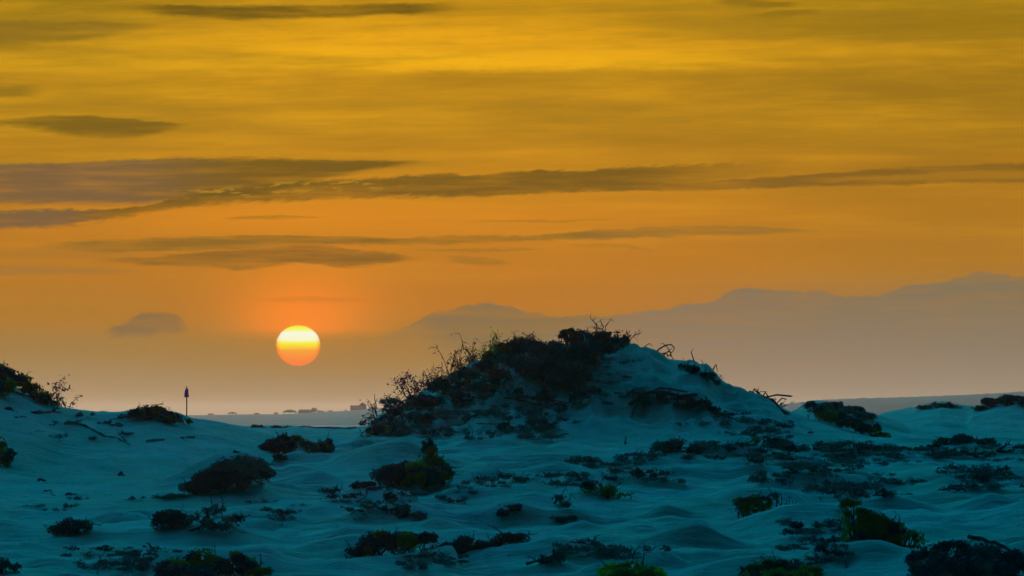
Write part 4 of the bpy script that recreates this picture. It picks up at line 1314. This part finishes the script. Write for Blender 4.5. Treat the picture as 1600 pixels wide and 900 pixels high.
kL = LD / F
# house with a steep gable and a flat side wing
hx = xat(562, LD)
root = empty('house', (hx, LD, far_z(LD, 650)))
tag(root, 'hazy far house with a pointed gable and square side wing, left of big mound', 'house')
X = lambda px: (px - 562) * kL
Zp = lambda py: (650 - py) * kL
prism('wall', [(X(560), -3), (X(572.5), -3), (X(572.5), 4), (X(560), 4)], -2, Zp(634), root, WALLM)
gable('roof', X(560), X(572.5), -3, 4, Zp(634) + .004, Zp(628.5), root, ROOFM, 'y', .2)
prism('wing', [(X(547.5), -2), (X(559.9), -2), (X(559.9), 3.5), (X(547.5), 3.5)], -2, Zp(634.2), root, WALLM)
prism('wing_roof', [(X(547), -2.2), (X(559.8), -2.2), (X(559.8), 3.7), (X(547), 3.7)], Zp(634.2) + .004, Zp(633.5), root, ROOFM)
prism('annex', [(X(572.6), -1), (X(592), -1), (X(592), 3.5), (X(572.6), 3.5)], -2, Zp(639), root, WALLM)
# long house with a hipped roof
hx = xat(478, LD)
root = empty('house', (hx, LD, far_z(LD, 650)))
tag(root, 'hazy far low house with a long shallow hipped roof, under the sun', 'house')
X = lambda px: (px - 478) * kL
prism('wall', [(X(466), -3), (X(488), -3), (X(488), 3), (X(466), 3)], -2, Zp(642.3), root, WALLM)
gable('roof', X(466), X(488), -3, 3, Zp(642.3) + .004, Zp(639.8), root, ROOFM, 'x', .3, 1.6)
# open thatched shelters
for px, hw, py0, py1, py2, lab in ((453, 12.5, 644.6, 640, 649, 'open-sided shelter with a wide arched roof on posts, on the far shore under the sun'),
                                   (363, 8.5, 646.4, 643.6, 650, 'small low open shelter alone on the far shore, left of the sun')):
    root = empty('beach_shelter', (xat(px, LD), LD, far_z(LD, 650)))
    tag(root, lab, 'shelter', 'open shelters on the far shore')
    V_, Q_ = [], []
    ns = 14
    rings = [(1.0, 0), (.97, .12), (.8, .42), (.55, .74), (.3, .93), (.02, 1.0)]
    for r_, h_ in rings:
        for i in range(ns):
            an = 2 * math.pi * i / ns
            V_.append((hw * kL * r_ * math.cos(an), hw * kL * r_ * math.sin(an), Zp(py0) + (py0 - py1) * kL * h_))
    for j in range(len(rings) - 1):
        for i in range(ns):
            i2 = (i + 1) % ns
            Q_.append((j * ns + i, j * ns + i2, (j + 1) * ns + i2, (j + 1) * ns + i))
    quads('thatched_roof', np.array(V_), Q_, THATCH, True, root)
    for fx in (-.72, 0, .72):
        S_ = Sticks()
        S_.add([Vector((fx * hw * kL, 0, -1.5)), Vector((fx * hw * kL, 0, Zp(py0) + .2))], [.35, .3], 6)
        S_.build('post', POLE, root)


def far_tree(px, top, w, d, label, group=None, seed=0, trunk=True):
    rng = np.random.RandomState(seed + 1500)
    k = d / F
    h = (650 - top) * k if d == LD else w * k * .8
    zb = far_z(d, 650) if d == LD else far_z(d, top) - h
    root = empty('tree', (xat(px, d), d, zb))
    tag(root, label, 'tree', group)
    C_, N_ = [], []
    for _ in range(9):
        c = np.array([rng.normal() * w * k * .24, rng.normal() * w * k * .2, h * (.55 + .3 * rng.rand())])
        r_ = w * k * (.2 + .12 * rng.rand())
        n_ = 70
        v = rng.normal(size=(n_, 3))
        v /= np.linalg.norm(v, axis=1, keepdims=True)
        p = c + v * r_ * (rng.rand(n_) ** .4)[:, None]
        p[:, 2] = np.minimum(p[:, 2], h)
        C_.append(p)
        N_.append(v)
    C_ = np.concatenate(C_)
    v = leaf_arrays(C_, np.concatenate(N_), np.full(len(C_), w * k * .06), rng)
    quads('crown', v, np.arange(len(v)).reshape(-1, 4), LEAF['far'], False, root)
    S_ = Sticks()
    S_.add([Vector((0, 0, -1)), Vector((.1, 0, h * .4)), Vector((0, 0, h * .75))], [.22, .16, .08], 6)
    S_.build('trunk', WOOD, root)
    return root


for i, (px, top, w, lab) in enumerate([(492, 637.5, 12, 'hazy tallest far tree right of the hipped house under the sun'), (501, 641, 9, 'hazy small far tree between the tallest one and the bright gap'),
                                       (516, 641.5, 10, 'hazy round far tree just right of the bright gap in the far shore'), (530, 643.5, 12, 'hazy low far tree halfway to the gabled house'),
                                       (541, 640.5, 9, 'hazy far tree touching the side wing of the gabled house'), (583, 636, 13, 'hazy far tree right of the gabled house, close to the big mound'),
                                       (432, 644.5, 8, 'hazy small far tree just left of the wide arched shelter'), (402, 645.5, 10, 'hazy low far tree halfway between the two open shelters'), (330, 646.5, 9, 'hazy low far tree close to the thin parasol')]):
    far_tree(px, top, w, LD, lab, 'trees on the far shore', i)
rg = np.random.RandomState(8)
prR = [(1225, 631.5), (1290, 624), (1350, 622), (1430, 620), (1500, 617), (1560, 614), (1600, 612)]
for i in range(34):
    px = 1228 + 372 * (i + rg.rand() * .9) / 34
    w = 4 + 7 * rg.rand()
    top = np.interp(px, [p[0] for p in prR], [p[1] for p in prR]) - 1.5 - 3.5 * rg.rand() ** 2
    far_tree(px, top, w, RD_, 'tiny hazy tree on the top line of the far headland at right', 'trees on the far headland', 60 + i)

# ------------------------------------------------------------------ sea haze
HZ = bpy.data.materials.new('haze')
HZ.use_nodes = True
hn = HZ.node_tree
hn.nodes.remove(hn.nodes['Principled BSDF'])
pv = hn.nodes.new('ShaderNodeVolumePrincipled')
pv.inputs['Color'].default_value = (0.95, 0.75, 0.64, 1)
pv.inputs['Density'].default_value = 0.00005
pv.inputs['Anisotropy'].default_value = 0.75
hn.links.new(pv.outputs[0], hn.nodes['Material Output'].inputs['Volume'])
hz = prism('haze', [(-9500, -9500), (9500, -9500), (9500, 9500), (-9500, 9500)], -2.5, 31.0, None, HZ)
tag(hz, kind='stuff')
